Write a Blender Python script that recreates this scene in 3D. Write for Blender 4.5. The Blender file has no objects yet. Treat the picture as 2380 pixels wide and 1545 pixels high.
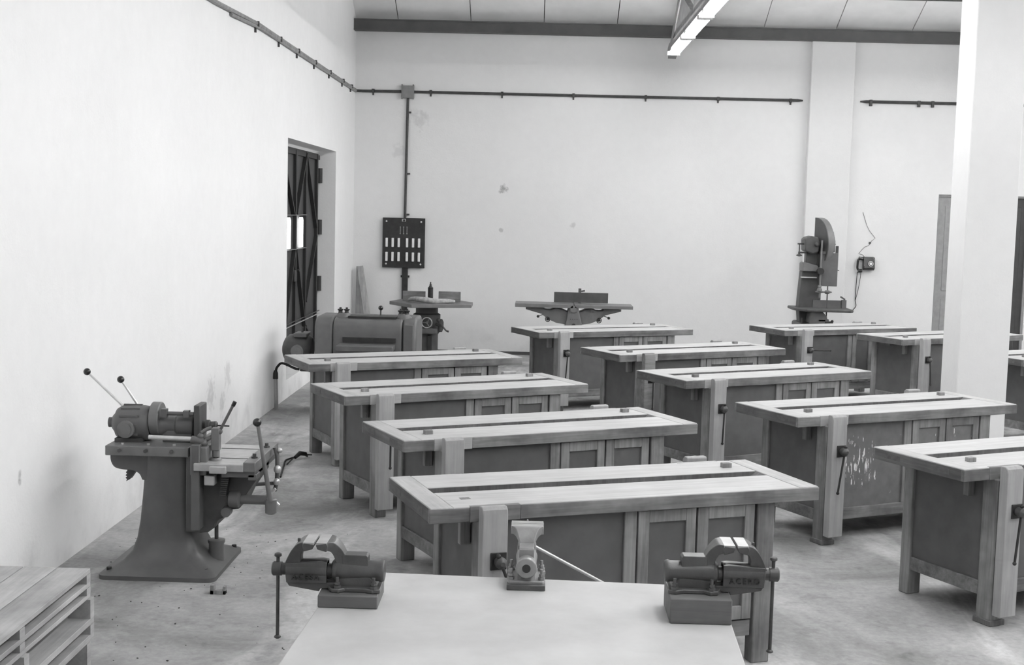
import bpy, bmesh, math, random
from mathutils import Vector, Matrix
random.seed(7)
R = math.radians
SC = bpy.context.scene
COL = SC.collection

# ------------------------------------------------------------------ camera, world, exposure
CAM_H = 2.15
F_PX, PITCH, ROLL, YAW = 3001.9, 0.0934, 0.0250, -0.0165
cam_data = bpy.data.cameras.new('camera')
cam_data.sensor_width = 36.0
cam_data.lens = F_PX * 36.0 / 2380.0
cam_data.shift_y = -2.5 / 2380.0
cam_data.clip_start = 0.05
cam = bpy.data.objects.new('camera', cam_data)
COL.objects.link(cam)
_fw = Vector((math.sin(YAW) * math.cos(PITCH), math.cos(YAW) * math.cos(PITCH), -math.sin(PITCH)))
_r0 = Vector((math.cos(YAW), -math.sin(YAW), 0))
_u0 = _r0.cross(_fw)
_r = math.cos(ROLL) * _r0 + math.sin(ROLL) * _u0
_u = -math.sin(ROLL) * _r0 + math.cos(ROLL) * _u0
_m = Matrix((_r, _u, -_fw)).transposed().to_4x4()
_m.translation = Vector((0, 0, CAM_H))
cam.matrix_world = _m
SC.camera = cam

world = bpy.data.worlds.new('world')
SC.world = world
world.use_nodes = True
world.node_tree.nodes['Background'].inputs[0].default_value = (1, 1, 1, 1)
world.node_tree.nodes['Background'].inputs[1].default_value = 1.0
SC.view_settings.view_transform = 'Standard'
SC.view_settings.look = 'None'
SC.view_settings.gamma = 1.0
SC.view_settings.use_curve_mapping = False
SC.view_settings.exposure = 0.0
TUBE_STRENGTH = 84.0            # every fluorescent tube in the hall
FILL_WINDOW_STRENGTH = 0.7           # fill glow of the added, unseen rear windows
SC.cycles.use_denoising = True
SC.cycles.max_bounces = 6
SC.cycles.diffuse_bounces = 4
SC.cycles.glossy_bounces = 2
SC.cycles.use_adaptive_sampling = True
SC.cycles.adaptive_threshold = 0.08
SC.cycles.adaptive_min_samples = 20
SC.cycles.sample_clamp_indirect = 6.0

# ------------------------------------------------------------------ materials (grey only: the photograph is monochrome)
def g3(v):
    return (v, v, v, 1.0)

class NT:
    def __init__(self, name):
        self.m = bpy.data.materials.new(name)
        self.m.use_nodes = True
        self.t = self.m.node_tree
        self.b = self.t.nodes['Principled BSDF']
    def n(self, typ, **kw):
        nd = self.t.nodes.new(typ)
        for k, v in kw.items():
            setattr(nd, k, v)
        return nd
    def l(self, a, b):
        self.t.links.new(a, b)
    def math(self, op, a, b=None, clamp=False):
        nd = self.n('ShaderNodeMath', operation=op)
        nd.use_clamp = clamp
        for i, v in enumerate((a, b)):
            if v is None:
                continue
            if isinstance(v, (int, float)):
                nd.inputs[i].default_value = v
            else:
                self.l(v, nd.inputs[i])
        return nd.outputs[0]
    def coords(self, scale=(1, 1, 1), rnd=True):
        tc = self.n('ShaderNodeTexCoord')
        mp = self.n('ShaderNodeMapping')
        mp.inputs['Scale'].default_value = scale
        self.l(tc.outputs['Object'], mp.inputs['Vector'])
        if rnd:
            oi = self.n('ShaderNodeObjectInfo')
            cx = self.n('ShaderNodeCombineXYZ')
            k = self.math('MULTIPLY', oi.outputs['Random'], 37.0)
            for i in range(3):
                self.l(k, cx.inputs[i])
            self.l(cx.outputs[0], mp.inputs['Location'])
        return mp.outputs[0]
    def noise(self, vec, scale, detail=4.0, rough=0.55, dist=0.0):
        nd = self.n('ShaderNodeTexNoise')
        nd.inputs['Scale'].default_value = scale
        nd.inputs['Detail'].default_value = detail
        nd.inputs['Roughness'].default_value = rough
        nd.inputs['Distortion'].default_value = dist
        self.l(vec, nd.inputs['Vector'])
        return nd.outputs['Fac']
    def ramp(self, fac, a, b, lo, hi):
        nd = self.n('ShaderNodeMapRange')
        nd.inputs['From Min'].default_value = a
        nd.inputs['From Max'].default_value = b
        nd.inputs['To Min'].default_value = lo
        nd.inputs['To Max'].default_value = hi
        self.l(fac, nd.inputs['Value'])
        return nd.outputs[0]
    def color(self, val):
        cc = self.n('ShaderNodeCombineColor')
        for i in range(3):
            self.l(val, cc.inputs[i])
        self.l(cc.outputs[0], self.b.inputs['Base Color'])
    def bump(self, h, strength, dist=0.01):
        nd = self.n('ShaderNodeBump')
        nd.inputs['Strength'].default_value = strength
        nd.inputs['Distance'].default_value = dist
        self.l(h, nd.inputs['Height'])
        self.l(nd.outputs[0], self.b.inputs['Normal'])

def mat_plain(name, base, rough=0.6, metal=0.0, var=0.15, scale=14.0, bump=0.12, grain=120.0, spec=0.4):
    t = NT(name)
    v = t.coords()
    a = t.noise(v, scale, 5.0)
    val = t.ramp(a, 0.3, 0.7, base * (1 - var), base * (1 + var))
    t.color(val)
    t.b.inputs['Roughness'].default_value = rough
    t.b.inputs['Metallic'].default_value = metal
    t.b.inputs['Specular IOR Level'].default_value = spec
    if bump:
        t.bump(t.noise(v, grain, 3.0), bump, 0.002)
    return t.m

def mat_wood(name, base, axis='x', var=0.28, rough=0.62, freq=26.0, stain=0.15):
    t = NT(name)
    st = {'x': (0.06, 1, 1), 'y': (1, 0.06, 1), 'z': (1, 1, 0.06)}[axis]
    v = t.coords(st)
    a = t.noise(v, freq, 5.0, 0.6, 0.4)
    b = t.noise(v, freq * 4, 3.0, 0.6)
    c = t.noise(t.coords(), 3.2, 4.0, 0.6)
    s = t.math('ADD', t.math('MULTIPLY', a, 0.7), t.math('MULTIPLY', b, 0.3))
    k = t.ramp(s, 0.35, 0.65, 1 - var, 1 + var)
    d = t.ramp(c, 0.32, 0.62, 1 - stain * 1.6, 1 + stain * 0.6)
    val = t.math('MULTIPLY', t.math('MULTIPLY', k, d), base)
    t.color(val)
    t.b.inputs['Roughness'].default_value = rough
    t.b.inputs['Specular IOR Level'].default_value = 0.3
    t.bump(s, 0.18, 0.003)
    return t.m

def mat_emit(name, strength):
    t = NT(name)
    t.b.inputs['Base Color'].default_value = g3(0.9)
    t.b.inputs['Emission Color'].default_value = g3(1.0)
    t.b.inputs['Emission Strength'].default_value = strength
    return t.m

def mat_wall(name, base, spots=(), dirt=True, lowdirt=0.0):
    t = NT(name)
    v = t.coords(rnd=False)
    a = t.noise(v, 0.8, 5.0, 0.6)
    b = t.noise(v, 9.0, 4.0, 0.6)
    val = t.math('MULTIPLY', t.ramp(a, 0.3, 0.7, 0.97, 1.02), t.ramp(b, 0.3, 0.7, 0.985, 1.01))
    tc = t.n('ShaderNodeTexCoord')
    if lowdirt:
        sx = t.n('ShaderNodeSeparateXYZ')
        t.l(tc.outputs['Object'], sx.inputs[0])
        band = t.ramp(t.math('ADD', sx.outputs['Z'], t.ramp(t.noise(v, 1.6, 6.0, 0.65), 0.3, 0.7, -0.35, 0.35)), 0.0, 0.3, 1.0, 0.0)
        band = t.math('MULTIPLY', band, t.ramp(t.noise(v, 2.3, 5.0), 0.42, 0.62, 0.1, 1.0))
        val = t.math('MULTIPLY', val, t.math('SUBTRACT', 1.0, t.math('MULTIPLY', band, lowdirt)))
    for (p, r, k) in spots:
        vd = t.n('ShaderNodeVectorMath', operation='DISTANCE')
        t.l(tc.outputs['Object'], vd.inputs[0])
        vd.inputs[1].default_value = p
        dd = t.math('ADD', vd.outputs['Value'], t.ramp(t.noise(v, 14.0, 4.0), 0.3, 0.7, -r * 0.7, r * 0.7))
        msk = t.ramp(dd, r * 0.4, r * 1.2, k, 0.0)
        val = t.math('MULTIPLY', val, t.math('SUBTRACT', 1.0, msk))
    t.color(t.math('MULTIPLY', val, base))
    t.b.inputs['Roughness'].default_value = 0.9
    t.b.inputs['Specular IOR Level'].default_value = 0.1
    t.bump(t.math('ADD', t.noise(v, 5.0, 6.0), t.math('MULTIPLY', t.noise(v, 45.0, 3.0), 0.4)), 0.22, 0.012)
    return t.m

def mat_floor():
    t = NT('concrete_floor')
    v = t.coords(rnd=False)
    a = t.noise(v, 0.75, 6.0, 0.62, 0.6)
    b = t.noise(t.coords((1.0, 0.35, 1.0), rnd=False), 1.5, 5.0, 0.6, 0.8)
    c = t.noise(v, 26.0, 4.0, 0.7)
    d = t.noise(v, 6.0, 5.0, 0.6)
    base = t.ramp(a, 0.36, 0.62, 0.23, 0.47)
    dust = t.ramp(b, 0.5, 0.66, 0.0, 0.22)
    val = t.math('ADD', base, dust)
    dark = t.ramp(d, 0.56, 0.72, 1.0, 0.72)
    val = t.math('MULTIPLY', val, dark)
    val = t.math('MULTIPLY', val, t.ramp(c, 0.3, 0.7, 0.86, 1.12))
    t.color(val)
    t.b.inputs['Roughness'].default_value = 0.8
    t.b.inputs['Specular IOR Level'].default_value = 0.25
    t.bump(t.math('ADD', t.math('MULTIPLY', c, 0.5), d), 0.2, 0.01)
    return t.m

def mat_splash(name, base, amount_lo):
    """dark painted panel with white paint drips running down it"""
    t = NT(name)
    v = t.coords(rnd=False)
    a = t.noise(v, 14.0, 5.0)
    val = t.ramp(a, 0.3, 0.7, base * 0.85, base * 1.15)
    e = t.noise(t.coords((34, 1, 7), rnd=False), 1.6, 3.0, 0.6)
    tc = t.n('ShaderNodeTexCoord')
    vd = t.n('ShaderNodeVectorMath', operation='DISTANCE')
    t.l(tc.outputs['Object'], vd.inputs[0])
    vd.inputs[1].default_value = (0.555, 0.04, 0.52)
    near = t.ramp(vd.outputs['Value'], 0.05, 0.26, 0.17, 0.0)
    msk = t.ramp(t.math('ADD', e, near), amount_lo, amount_lo + 0.02, 0.0, 1.0)
    out = t.math('ADD', val, t.math('MULTIPLY', msk, 0.6))
    t.color(out)
    t.b.inputs['Roughness'].default_value = 0.6
    return t.m

M = {}
M['floor'] = mat_floor()
M['plaster'] = mat_wall('white_plaster', 0.74)
M['block'] = mat_wall('bare_block_wall', 0.30)  # unseen walls, made dark to cut the bounce light
M['plaster_left'] = mat_wall('white_plaster_left', 0.85, spots=(((0, 10.9, .52), .13, .22), ((0, 11.5, .62), .12, .18), ((0, 11.3, .38), .10, .2), ((0, 6.83, .66), .022, .35), ((0, 6.83, .62), .02, .3)), lowdirt=0.16)
M['plaster_back'] = mat_wall('white_plaster_back', 0.78, spots=(((-0.50, 19.25, 2.46), 0.05, 0.5), ((-1.76, 19.25, 3.45), 0.13, 0.16), ((-2.06, 19.25, 2.98), 0.09, 0.12), ((-0.52, 19.25, 1.85), 0.03, 0.3), ((0.55, 19.25, 1.95), 0.04, 0.2)), lowdirt=0.12)
M['roof'] = mat_plain('pale_roof_sheet', 0.80, 0.85, var=0.06, scale=3.0, bump=0.1)
M['roof_gap'] = mat_plain('roof_joint', 0.30, 0.9, var=0.1, bump=0)
M['steel_dark'] = mat_plain('painted_steel_beam', 0.085, 0.55, var=0.12, scale=6.0)
M['truss'] = mat_plain('truss_timber', 0.28, 0.7, var=0.2, scale=8.0)
M['wood_x'] = mat_wood('worn_beech_x', 0.20, 'x', stain=0.3)  # side wood, darkened to paint in its shade; mottled stains are its own
M['wood_top'] = mat_wood('scrubbed_beech_top', 0.47, 'x', var=0.12, stain=0.06)  # same beech, lightened for the light falling on the tops
M['wood_y'] = mat_wood('scrubbed_beech_end_cap', 0.43, 'y', var=0.14, stain=0.1)  # end caps, lightened like the tops for light from above
M['wood_edge_y'] = mat_wood('worn_beech_end_edge', 0.125, 'y', stain=0.25)  # same beech at its darkest, end-face shade put into the colour
M['wood_z'] = mat_wood('worn_beech_z', 0.235, 'z', stain=0.24)  # upright bench wood, side shade put into its colour besides the stains
M['wood_pale'] = mat_wood('pale_new_beech', 0.36, 'z', var=0.12, stain=0.08)
M['wood_pale_x'] = mat_wood('pale_new_beech_x', 0.42, 'x', var=0.1, stain=0.08)
M['wood_dark'] = mat_wood('dark_stained_wood', 0.15, 'z', var=0.25)  # paints recess shade in the tray; plain dark wood on foot blocks
M['end_grain'] = mat_plain('end_grain', 0.12, 0.8, var=0.2, scale=40)
M['panel'] = mat_plain('dark_hardboard', 0.11, 0.6, var=0.12, scale=9.0, bump=0.06)
M['panel_splash'] = mat_splash('paint_splashed_hardboard', 0.15, 0.70)
M['panel_speck'] = mat_splash('paint_speckled_hardboard', 0.17, 0.66)
M['iron_black'] = mat_plain('black_iron', 0.03, 0.5, var=0.3)
M['iron_dark'] = mat_plain('dark_cast_iron', 0.085, 0.45, metal=0.15, var=0.3, bump=0.25)
M['iron_vise'] = mat_plain('vise_grey_enamel', 0.085, 0.42, metal=0.1, var=0.25, bump=0.3, spec=0.6)
M['iron_vise_pale'] = mat_plain('pale_vise_enamel', 0.27, 0.4, metal=0.2, var=0.2, bump=0.3, spec=0.6)
M['letter'] = mat_plain('vise_lettering', 0.04, 0.5, var=0.2, bump=0)
M['steel_bright'] = mat_plain('bright_steel', 0.62, 0.35, metal=0.5, var=0.15, bump=0.05)
M['machine'] = mat_plain('machine_grey_enamel', 0.115, 0.45, var=0.12, scale=8.0, bump=0.12, spec=0.5)
M['machine_mid'] = mat_plain('machine_mid_grey', 0.165, 0.45, var=0.14, scale=8.0, bump=0.12, spec=0.5)
M['machine_dark'] = mat_plain('machine_dark_grey', 0.075, 0.5, var=0.2, scale=8.0, bump=0.12)
M['machined'] = mat_plain('machined_table_steel', 0.42, 0.4, metal=0.25, var=0.15, bump=0.06)
M['bakelite'] = mat_plain('black_bakelite', 0.018, 0.22, var=0.1, bump=0, spec=0.6)
M['rubber'] = mat_plain('black_cable', 0.025, 0.6, var=0.2, bump=0)
M['conduit'] = mat_plain('dark_conduit', 0.06, 0.6, var=0.25, bump=0.1)
M['conduit_pale'] = mat_plain('pale_conduit', 0.26, 0.6, var=0.25, bump=0.1)
M['box_grey'] = mat_plain('grey_junction_box', 0.22, 0.6, var=0.12)
M['white'] = mat_plain('white_porcelain', 0.8, 0.4, var=0.04, bump=0)
M['sheet'] = mat_plain('pale_bench_sheet', 0.50, 0.6, var=0.12, scale=4.0, bump=0.05)
M['riser'] = mat_wood('riser_wood', 0.15, 'x', var=0.15)
M['pallet'] = mat_wood('weathered_pallet_wood', 0.40, 'y', var=0.14, stain=0.16)
M['pallet_dark'] = mat_wood('pallet_block_wood', 0.17, 'z', var=0.15)
M['door_metal'] = mat_plain('dark_door_metal', 0.055, 0.55, var=0.12)
M['door_rib'] = mat_plain('door_rib_metal', 0.028, 0.55, var=0.12)
M['door_grey'] = mat_plain('grey_door_paint', 0.30, 0.6, var=0.1)
M['plank'] = mat_wood('plank_wood', 0.36, 'z', var=0.2)
M['lamp_white'] = mat_plain('lamp_housing_white', 0.75, 0.5, var=0.03, bump=0)
M['tube'] = mat_emit('lit_fluorescent_tube', TUBE_STRENGTH)
M['day'] = mat_emit('daylit_pane', FILL_WINDOW_STRENGTH)  # glow of the added rear windows, used as fill
M['day_slit'] = mat_emit('daylit_slit', 6.0)
M['dust'] = mat_plain('sawdust_rag', 0.42, 0.9, var=0.25, scale=30)

# ------------------------------------------------------------------ mesh helpers
ORG = {}

class MB:
    """collects primitive shapes (world or local metres) into one mesh"""
    def __init__(self):
        self.bm = bmesh.new()
    def _add(self, verts, faces):
        vs = [self.bm.verts.new(v) for v in verts]
        for f in faces:
            try:
                self.bm.faces.new([vs[i] for i in f])
            except ValueError:
                pass
        return vs
    def box(self, x0, x1, y0, y1, z0, z1):
        v = [(x0, y0, z0), (x1, y0, z0), (x1, y1, z0), (x0, y1, z0), (x0, y0, z1), (x1, y0, z1), (x1, y1, z1), (x0, y1, z1)]
        self._add(v, [(0, 3, 2, 1), (4, 5, 6, 7), (0, 1, 5, 4), (1, 2, 6, 5), (2, 3, 7, 6), (3, 0, 4, 7)])
        return self
    def obox(self, c, size, rot):
        m = rot if isinstance(rot, Matrix) else Matrix.Rotation(rot, 3, 'Z')
        c = Vector(c)
        v = []
        for z in (-.5, .5):
            for x, y in ((-.5, -.5), (.5, -.5), (.5, .5), (-.5, .5)):
                v.append(c + m @ Vector((x * size[0], y * size[1], z * size[2])))
        self._add(v, [(0, 3, 2, 1), (4, 5, 6, 7), (0, 1, 5, 4), (1, 2, 6, 5), (2, 3, 7, 6), (3, 0, 4, 7)])
        return self
    def bar(self, p0, p1, w, h, up=(0, 0, 1)):
        p0, p1 = Vector(p0), Vector(p1)
        d = (p1 - p0)
        ln = d.length
        d.normalize()
        s = d.cross(Vector(up))
        if s.length < 1e-5:
            s = Vector((1, 0, 0))
        s.normalize()
        u = s.cross(d)
        m = Matrix((d, s, u)).transposed()
        return self.obox((p0 + p1) / 2, (ln, w, h), m)
    def cyl(self, p0, p1, r0, r1=None, seg=20, caps=True):
        r1 = r0 if r1 is None else r1
        p0, p1 = Vector(p0), Vector(p1)
        d = (p1 - p0).normalized()
        a = d.orthogonal().normalized()
        b = d.cross(a)
        ring = []
        for p, r in ((p0, r0), (p1, r1)):
            ring.append([p + (a * math.cos(2 * math.pi * i / seg) + b * math.sin(2 * math.pi * i / seg)) * r for i in range(seg)])
        v = ring[0] + ring[1]
        f = [(i, (i + 1) % seg, seg + (i + 1) % seg, seg + i) for i in range(seg)]
        if caps:
            f += [tuple(reversed(range(seg))), tuple(range(seg, 2 * seg))]
        self._add(v, f)
        return self
    def lathe(self, p0, axis, prof, seg=24):
        """prof: list of (distance along axis, radius)"""
        p0, d = Vector(p0), Vector(axis).normalized()
        a = d.orthogonal().normalized()
        b = d.cross(a)
        v = []
        for t, r in prof:
            for i in range(seg):
                w = 2 * math.pi * i / seg
                v.append(p0 + d * t + (a * math.cos(w) + b * math.sin(w)) * max(r, 1e-4))
        f = []
        for k in range(len(prof) - 1):
            for i in range(seg):
                f.append((k * seg + i, k * seg + (i + 1) % seg, (k + 1) * seg + (i + 1) % seg, (k + 1) * seg + i))
        f.append(tuple(reversed(range(seg))))
        n = (len(prof) - 1) * seg
        f.append(tuple(range(n, n + seg)))
        self._add(v, f)
        return self
    def sph(self, c, r, seg=16, sc=(1, 1, 1)):
        res = bmesh.ops.create_uvsphere(self.bm, u_segments=seg, v_segments=max(6, seg * 5 // 8), radius=r)
        for v in res['verts']:
            v.co = Vector((v.co.x * sc[0], v.co.y * sc[1], v.co.z * sc[2])) + Vector(c)
        return self
    def torus(self, c, axis, R0, r, seg=28, sg=8):
        c, d = Vector(c), Vector(axis).normalized()
        a = d.orthogonal().normalized()
        b = d.cross(a)
        v, f = [], []
        for i in range(seg):
            w = 2 * math.pi * i / seg
            e = a * math.cos(w) + b * math.sin(w)
            for j in range(sg):
                q = 2 * math.pi * j / sg
                v.append(c + e * (R0 + r * math.cos(q)) + d * r * math.sin(q))
        for i in range(seg):
            for j in range(sg):
                f.append((i * sg + j, ((i + 1) % seg) * sg + j, ((i + 1) % seg) * sg + (j + 1) % sg, i * sg + (j + 1) % sg))
        self._add(v, f)
        return self
    def prism(self, poly, a0, a1, plane='xz'):
        """extrude a closed outline. plane 'xz' runs along y, 'yz' along x, 'xy' along z"""
        def pt(p, a):
            return {'xz': (p[0], a, p[1]), 'yz': (a, p[0], p[1]), 'xy': (p[0], p[1], a)}[plane]
        n = len(poly)
        v = [pt(p, a0) for p in poly] + [pt(p, a1) for p in poly]
        f = [(i, (i + 1) % n, n + (i + 1) % n, n + i) for i in range(n)]
        f += [tuple(reversed(range(n))), tuple(range(n, 2 * n))]
        self._add(v, f)
        return self
    def skew(self, c, d, n, poly, a0, a1):
        """extrude an outline given in (along d, up) from a0 to a1 along n"""
        c, d, n = Vector(c), Vector(d).normalized(), Vector(n).normalized()
        k = len(poly)
        v = [c + d * p[0] + Vector((0, 0, p[1])) + n * a for a in (a0, a1) for p in poly]
        f = [(i, (i + 1) % k, k + (i + 1) % k, k + i) for i in range(k)]
        f += [tuple(reversed(range(k))), tuple(range(k, 2 * k))]
        self._add(v, f)
        return self
    def loft(self, rings):
        n = len(rings[0])
        v = [p for r in rings for p in r]
        f = []
        for k in range(len(rings) - 1):
            for i in range(n):
                f.append((k * n + i, k * n + (i + 1) % n, (k + 1) * n + (i + 1) % n, (k + 1) * n + i))
        f.append(tuple(reversed(range(n))))
        f.append(tuple(range((len(rings) - 1) * n, len(rings) * n)))
        self._add(v, f)
        return self
    def tube(self, pts, r, seg=8):
        pts = [Vector(p) for p in pts]
        rings = []
        prev = None
        for i, p in enumerate(pts):
            d = (pts[min(i + 1, len(pts) - 1)] - pts[max(i - 1, 0)]).normalized()
            a = d.orthogonal().normalized() if prev is None else (prev - d * prev.dot(d)).normalized()
            prev = a
            b = d.cross(a)
            rr = r[i] if isinstance(r, (list, tuple)) else r
            rings.append([p + (a * math.cos(2 * math.pi * k / seg) + b * math.sin(2 * math.pi * k / seg)) * rr for k in range(seg)])
        return self.loft(rings)
    def build(self, name, mat, parent=None, bevel=0.0, smooth=True, world=True, seg=2):
        bm = self.bm
        bmesh.ops.recalc_face_normals(bm, faces=bm.faces)
        if parent is not None and world:
            o = ORG.get(parent.name, Vector((0, 0, 0)))
            bmesh.ops.translate(bm, verts=bm.verts, vec=-o)
        me = bpy.data.meshes.new(name)
        bm.to_mesh(me)
        bm.free()
        ob = bpy.data.objects.new(name, me)
        COL.objects.link(ob)
        me.materials.append(M[mat] if isinstance(mat, str) else mat)
        if parent is not None:
            ob.parent = parent
            ORG[ob.name] = ORG.get(parent.name, Vector((0, 0, 0)))
        if smooth:
            me.polygons.foreach_set('use_smooth', [True] * len(me.polygons))
            me.set_sharp_from_angle(angle=R(38))
        if bevel:
            b = ob.modifiers.new('bevel', 'BEVEL')
            b.width = bevel
            b.segments = seg
            b.limit_method = 'ANGLE'
            b.angle_limit = R(40)
            b.harden_normals = False
        return ob

def tag(o, label=None, cat=None, group=None, kind=None):
    if label: o['label'] = label
    if cat: o['category'] = cat
    if group: o['group'] = group
    if kind: o['kind'] = kind
    return o

def thing(name, loc, label, cat, rz=0.0, group=None):
    o = bpy.data.objects.new(name, None)
    COL.objects.link(o)
    o.location = loc
    o.rotation_euler = (0, 0, rz)
    o.empty_display_size = 0.1
    ORG[o.name] = Vector(loc) if rz == 0 else Vector((0, 0, 0))
    return tag(o, label, cat, group)

def copy_tree(o, parent=None):
    c = o.copy()
    COL.objects.link(c)
    c.parent = parent
    for ch in list(o.children):
        copy_tree(ch, c)
    return c

def smooth_curve(pts, n=8):
    """Catmull-Rom through 2-D or 3-D points"""
    P = [Vector(p) for p in pts]
    P = [P[0]] + P + [P[-1]]
    out = []
    for i in range(1, len(P) - 2):
        p0, p1, p2, p3 = P[i - 1], P[i], P[i + 1], P[i + 2]
        for k in range(n):
            t = k / n
            out.append(0.5 * ((2 * p1) + (-p0 + p2) * t + (2 * p0 - 5 * p1 + 4 * p2 - p3) * t * t + (-p0 + 3 * p1 - 3 * p2 + p3) * t ** 3))
    out.append(P[-2])
    return out

# ------------------------------------------------------------------ the hall
BW = 19.25            # back wall face
XR = 13.0             # right wall face
YR = -4.5             # rear wall face
RIDGE_Y, SLOPE, EAVE = 8.0, 0.5, 4.90
def roof_z(y):
    return EAVE + SLOPE * (BW - y) if y > RIDGE_Y else EAVE + SLOPE * (BW - RIDGE_Y) - SLOPE * (RIDGE_Y - y)

MB().box(-3.6, XR + .3, YR - .3, BW + .3, -0.12, 0).build('floor', 'floor', smooth=False)['kind'] = 'structure'

# back wall with the far door opening (x 5.92..7.26)
b = MB()
b.box(-3.2, 5.92, BW, BW + .3, 0, 5.2).box(7.27, XR + .3, BW, BW + .3, 0, 5.2).box(5.92, 7.27, BW, BW + .3, 2.54, 5.2)
wall_back = b.build('wall_back', 'plaster_back', smooth=False)
wall_back['kind'] = 'structure'

# left wall: very slightly out of square; own frame, x = 0 is its face
LROT = -0.003
def left_frame(o):
    o.location = (-2.775, 0, 0)
    o.rotation_euler = (0, 0, LROT)
    return o
D0, D1, DZ0, DZ1 = 14.19, 17.52, 0.21, 2.88
b = MB()
b.box(-.42, 0, YR - .2, D0, 0, 10.8).box(-.42, 0, D1, BW + .02, 0, 10.8)
b.box(-.42, 0, D0, D1, DZ1, 10.8).box(-.42, 0, D0, D1, 0, DZ0)
wl = b.build('wall_left', 'plaster_left', smooth=False)
left_frame(wl)['kind'] = 'structure'
MB().box(XR, XR + .3, YR - .3, BW + .3, 0, 10.8).build('wall_right', 'block', smooth=False)['kind'] = 'structure'
# rear wall with tall glowing windows, unseen, added for fill light
b = MB()
WZ0, WZ1 = 1.2, 3.9
wx = [(-1.6, 1.4), (3.2, 6.2), (8.0, 11.0)]
b.box(-3.2, XR, YR - .3, YR, 0, WZ0).box(-3.2, XR, YR - .3, YR, WZ1, 5.4)
edges = [-3.2] + [e for w in wx for e in w] + [XR]
for i in range(0, len(edges), 2):
    b.box(edges[i], edges[i + 1], YR - .3, YR, WZ0, WZ1)
b.build('wall_rear', 'block', smooth=False)['kind'] = 'structure'
for i, (x0, x1) in enumerate(wx):
    w = MB()
    for k in range(5):
        xx = x0 + (x1 - x0) * k / 4
        w.box(xx - .025, xx + .025, YR - .16, YR - .10, WZ0, WZ1)
    for k in range(4):
        zz = WZ0 + (WZ1 - WZ0) * k / 3
        w.box(x0, x1, YR - .16, YR - .10, zz - .025, zz + .025)
    wo = w.build('window_%d' % (i + 1), 'steel_dark', smooth=False)
    wo['kind'] = 'structure'
    for kx in range(4):
        for kz in range(3):
            MB().box(x0 + (x1 - x0) * kx / 4 + .025, x0 + (x1 - x0) * (kx + 1) / 4 - .025, YR - .14, YR - .13,
                     WZ0 + (WZ1 - WZ0) * kz / 3 + .025, WZ0 + (WZ1 - WZ0) * (kz + 1) / 3 - .025).build('pane', 'day', wo, smooth=False)

# roof: backing, then single sheets with open joints on the slope in view
b = MB()
t = .05
zr = roof_z(RIDGE_Y)
b.prism([(BW + .3, roof_z(BW + .3) + .06), (RIDGE_Y, zr + .06), (YR - .3, roof_z(YR - .3) + .06), (YR - .3, roof_z(YR - .3) + .12), (RIDGE_Y, zr + .12), (BW + .3, roof_z(BW + .3) + .12)], -3.2, XR + .3, 'yz')
ceiling = b.build('ceiling', 'roof_gap', smooth=False)
ceiling['kind'] = 'structure'
xs = [-3.17, -2.10, -1.03, 0.04, 1.11, 2.18, 3.25, 4.30, 5.40, 6.47, 7.54, 8.61, 9.68, 10.75, 11.82, 12.9]
for i in range(len(xs) - 1):
    dz = 0.004 * (i % 3)
    MB().prism([(BW + .02, roof_z(BW + .02) - dz), (RIDGE_Y, zr - dz), (RIDGE_Y, zr + .055), (BW + .02, roof_z(BW + .02) + .055)], xs[i] + .006, xs[i + 1] - .006, 'yz').build('roof_sheet', 'roof', ceiling, smooth=False)
MB().prism([(RIDGE_Y, zr), (YR, roof_z(YR)), (YR, roof_z(YR) + .055), (RIDGE_Y, zr + .055)], -3.1, XR, 'yz').build('roof_lining', 'roof', ceiling, smooth=False)

# wall-plate beam (an I section) and the second purlin
def ibeam(name, y, z0, z1, depth, x0=-2.717, x1=XR):
    m = MB()
    m.box(x0, x1, y - depth / 2, y + depth / 2, z0, z0 + .018)
    m.box(x0, x1, y - depth / 2, y + depth / 2, z1 - .018, z1)
    m.box(x0, x1, y - depth / 2 + .012, y + depth / 2 - .012, z0 + .018, z1 - .018)
    o = m.build(name, 'steel_dark', smooth=False)
    o['kind'] = 'structure'
    return o
ibeam('trim_1', 19.08, 4.70, 4.862, .16)
ibeam('trim_2', 18.42, 5.20, 5.31, .10)
for i, y in enumerate((16.9, 15.3, 13.7, 12.1, 10.5)):
    ibeam('trim_%d' % (i + 3), y, roof_z(y) - .13, roof_z(y) - .015, .10)

# pilaster on the back wall, and the free square column
MB().box(3.945, 4.575, BW - .12, BW + .01, 0, 4.705).build('trim_8', 'plaster', bevel=.012, smooth=False)['kind'] = 'structure'
MB().box(3.785, 4.235, 11.5, 11.95, 0, roof_z(11.95) + .05).build('trim_9', 'plaster', bevel=.012, smooth=False)['kind'] = 'structure'
# dark strip of skirting at the foot of the back wall
MB().box(-2.6, 5.9, BW - .018, BW, 0, .045).build('baseboard_back', 'steel_dark', smooth=False)['kind'] = 'structure'

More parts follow.
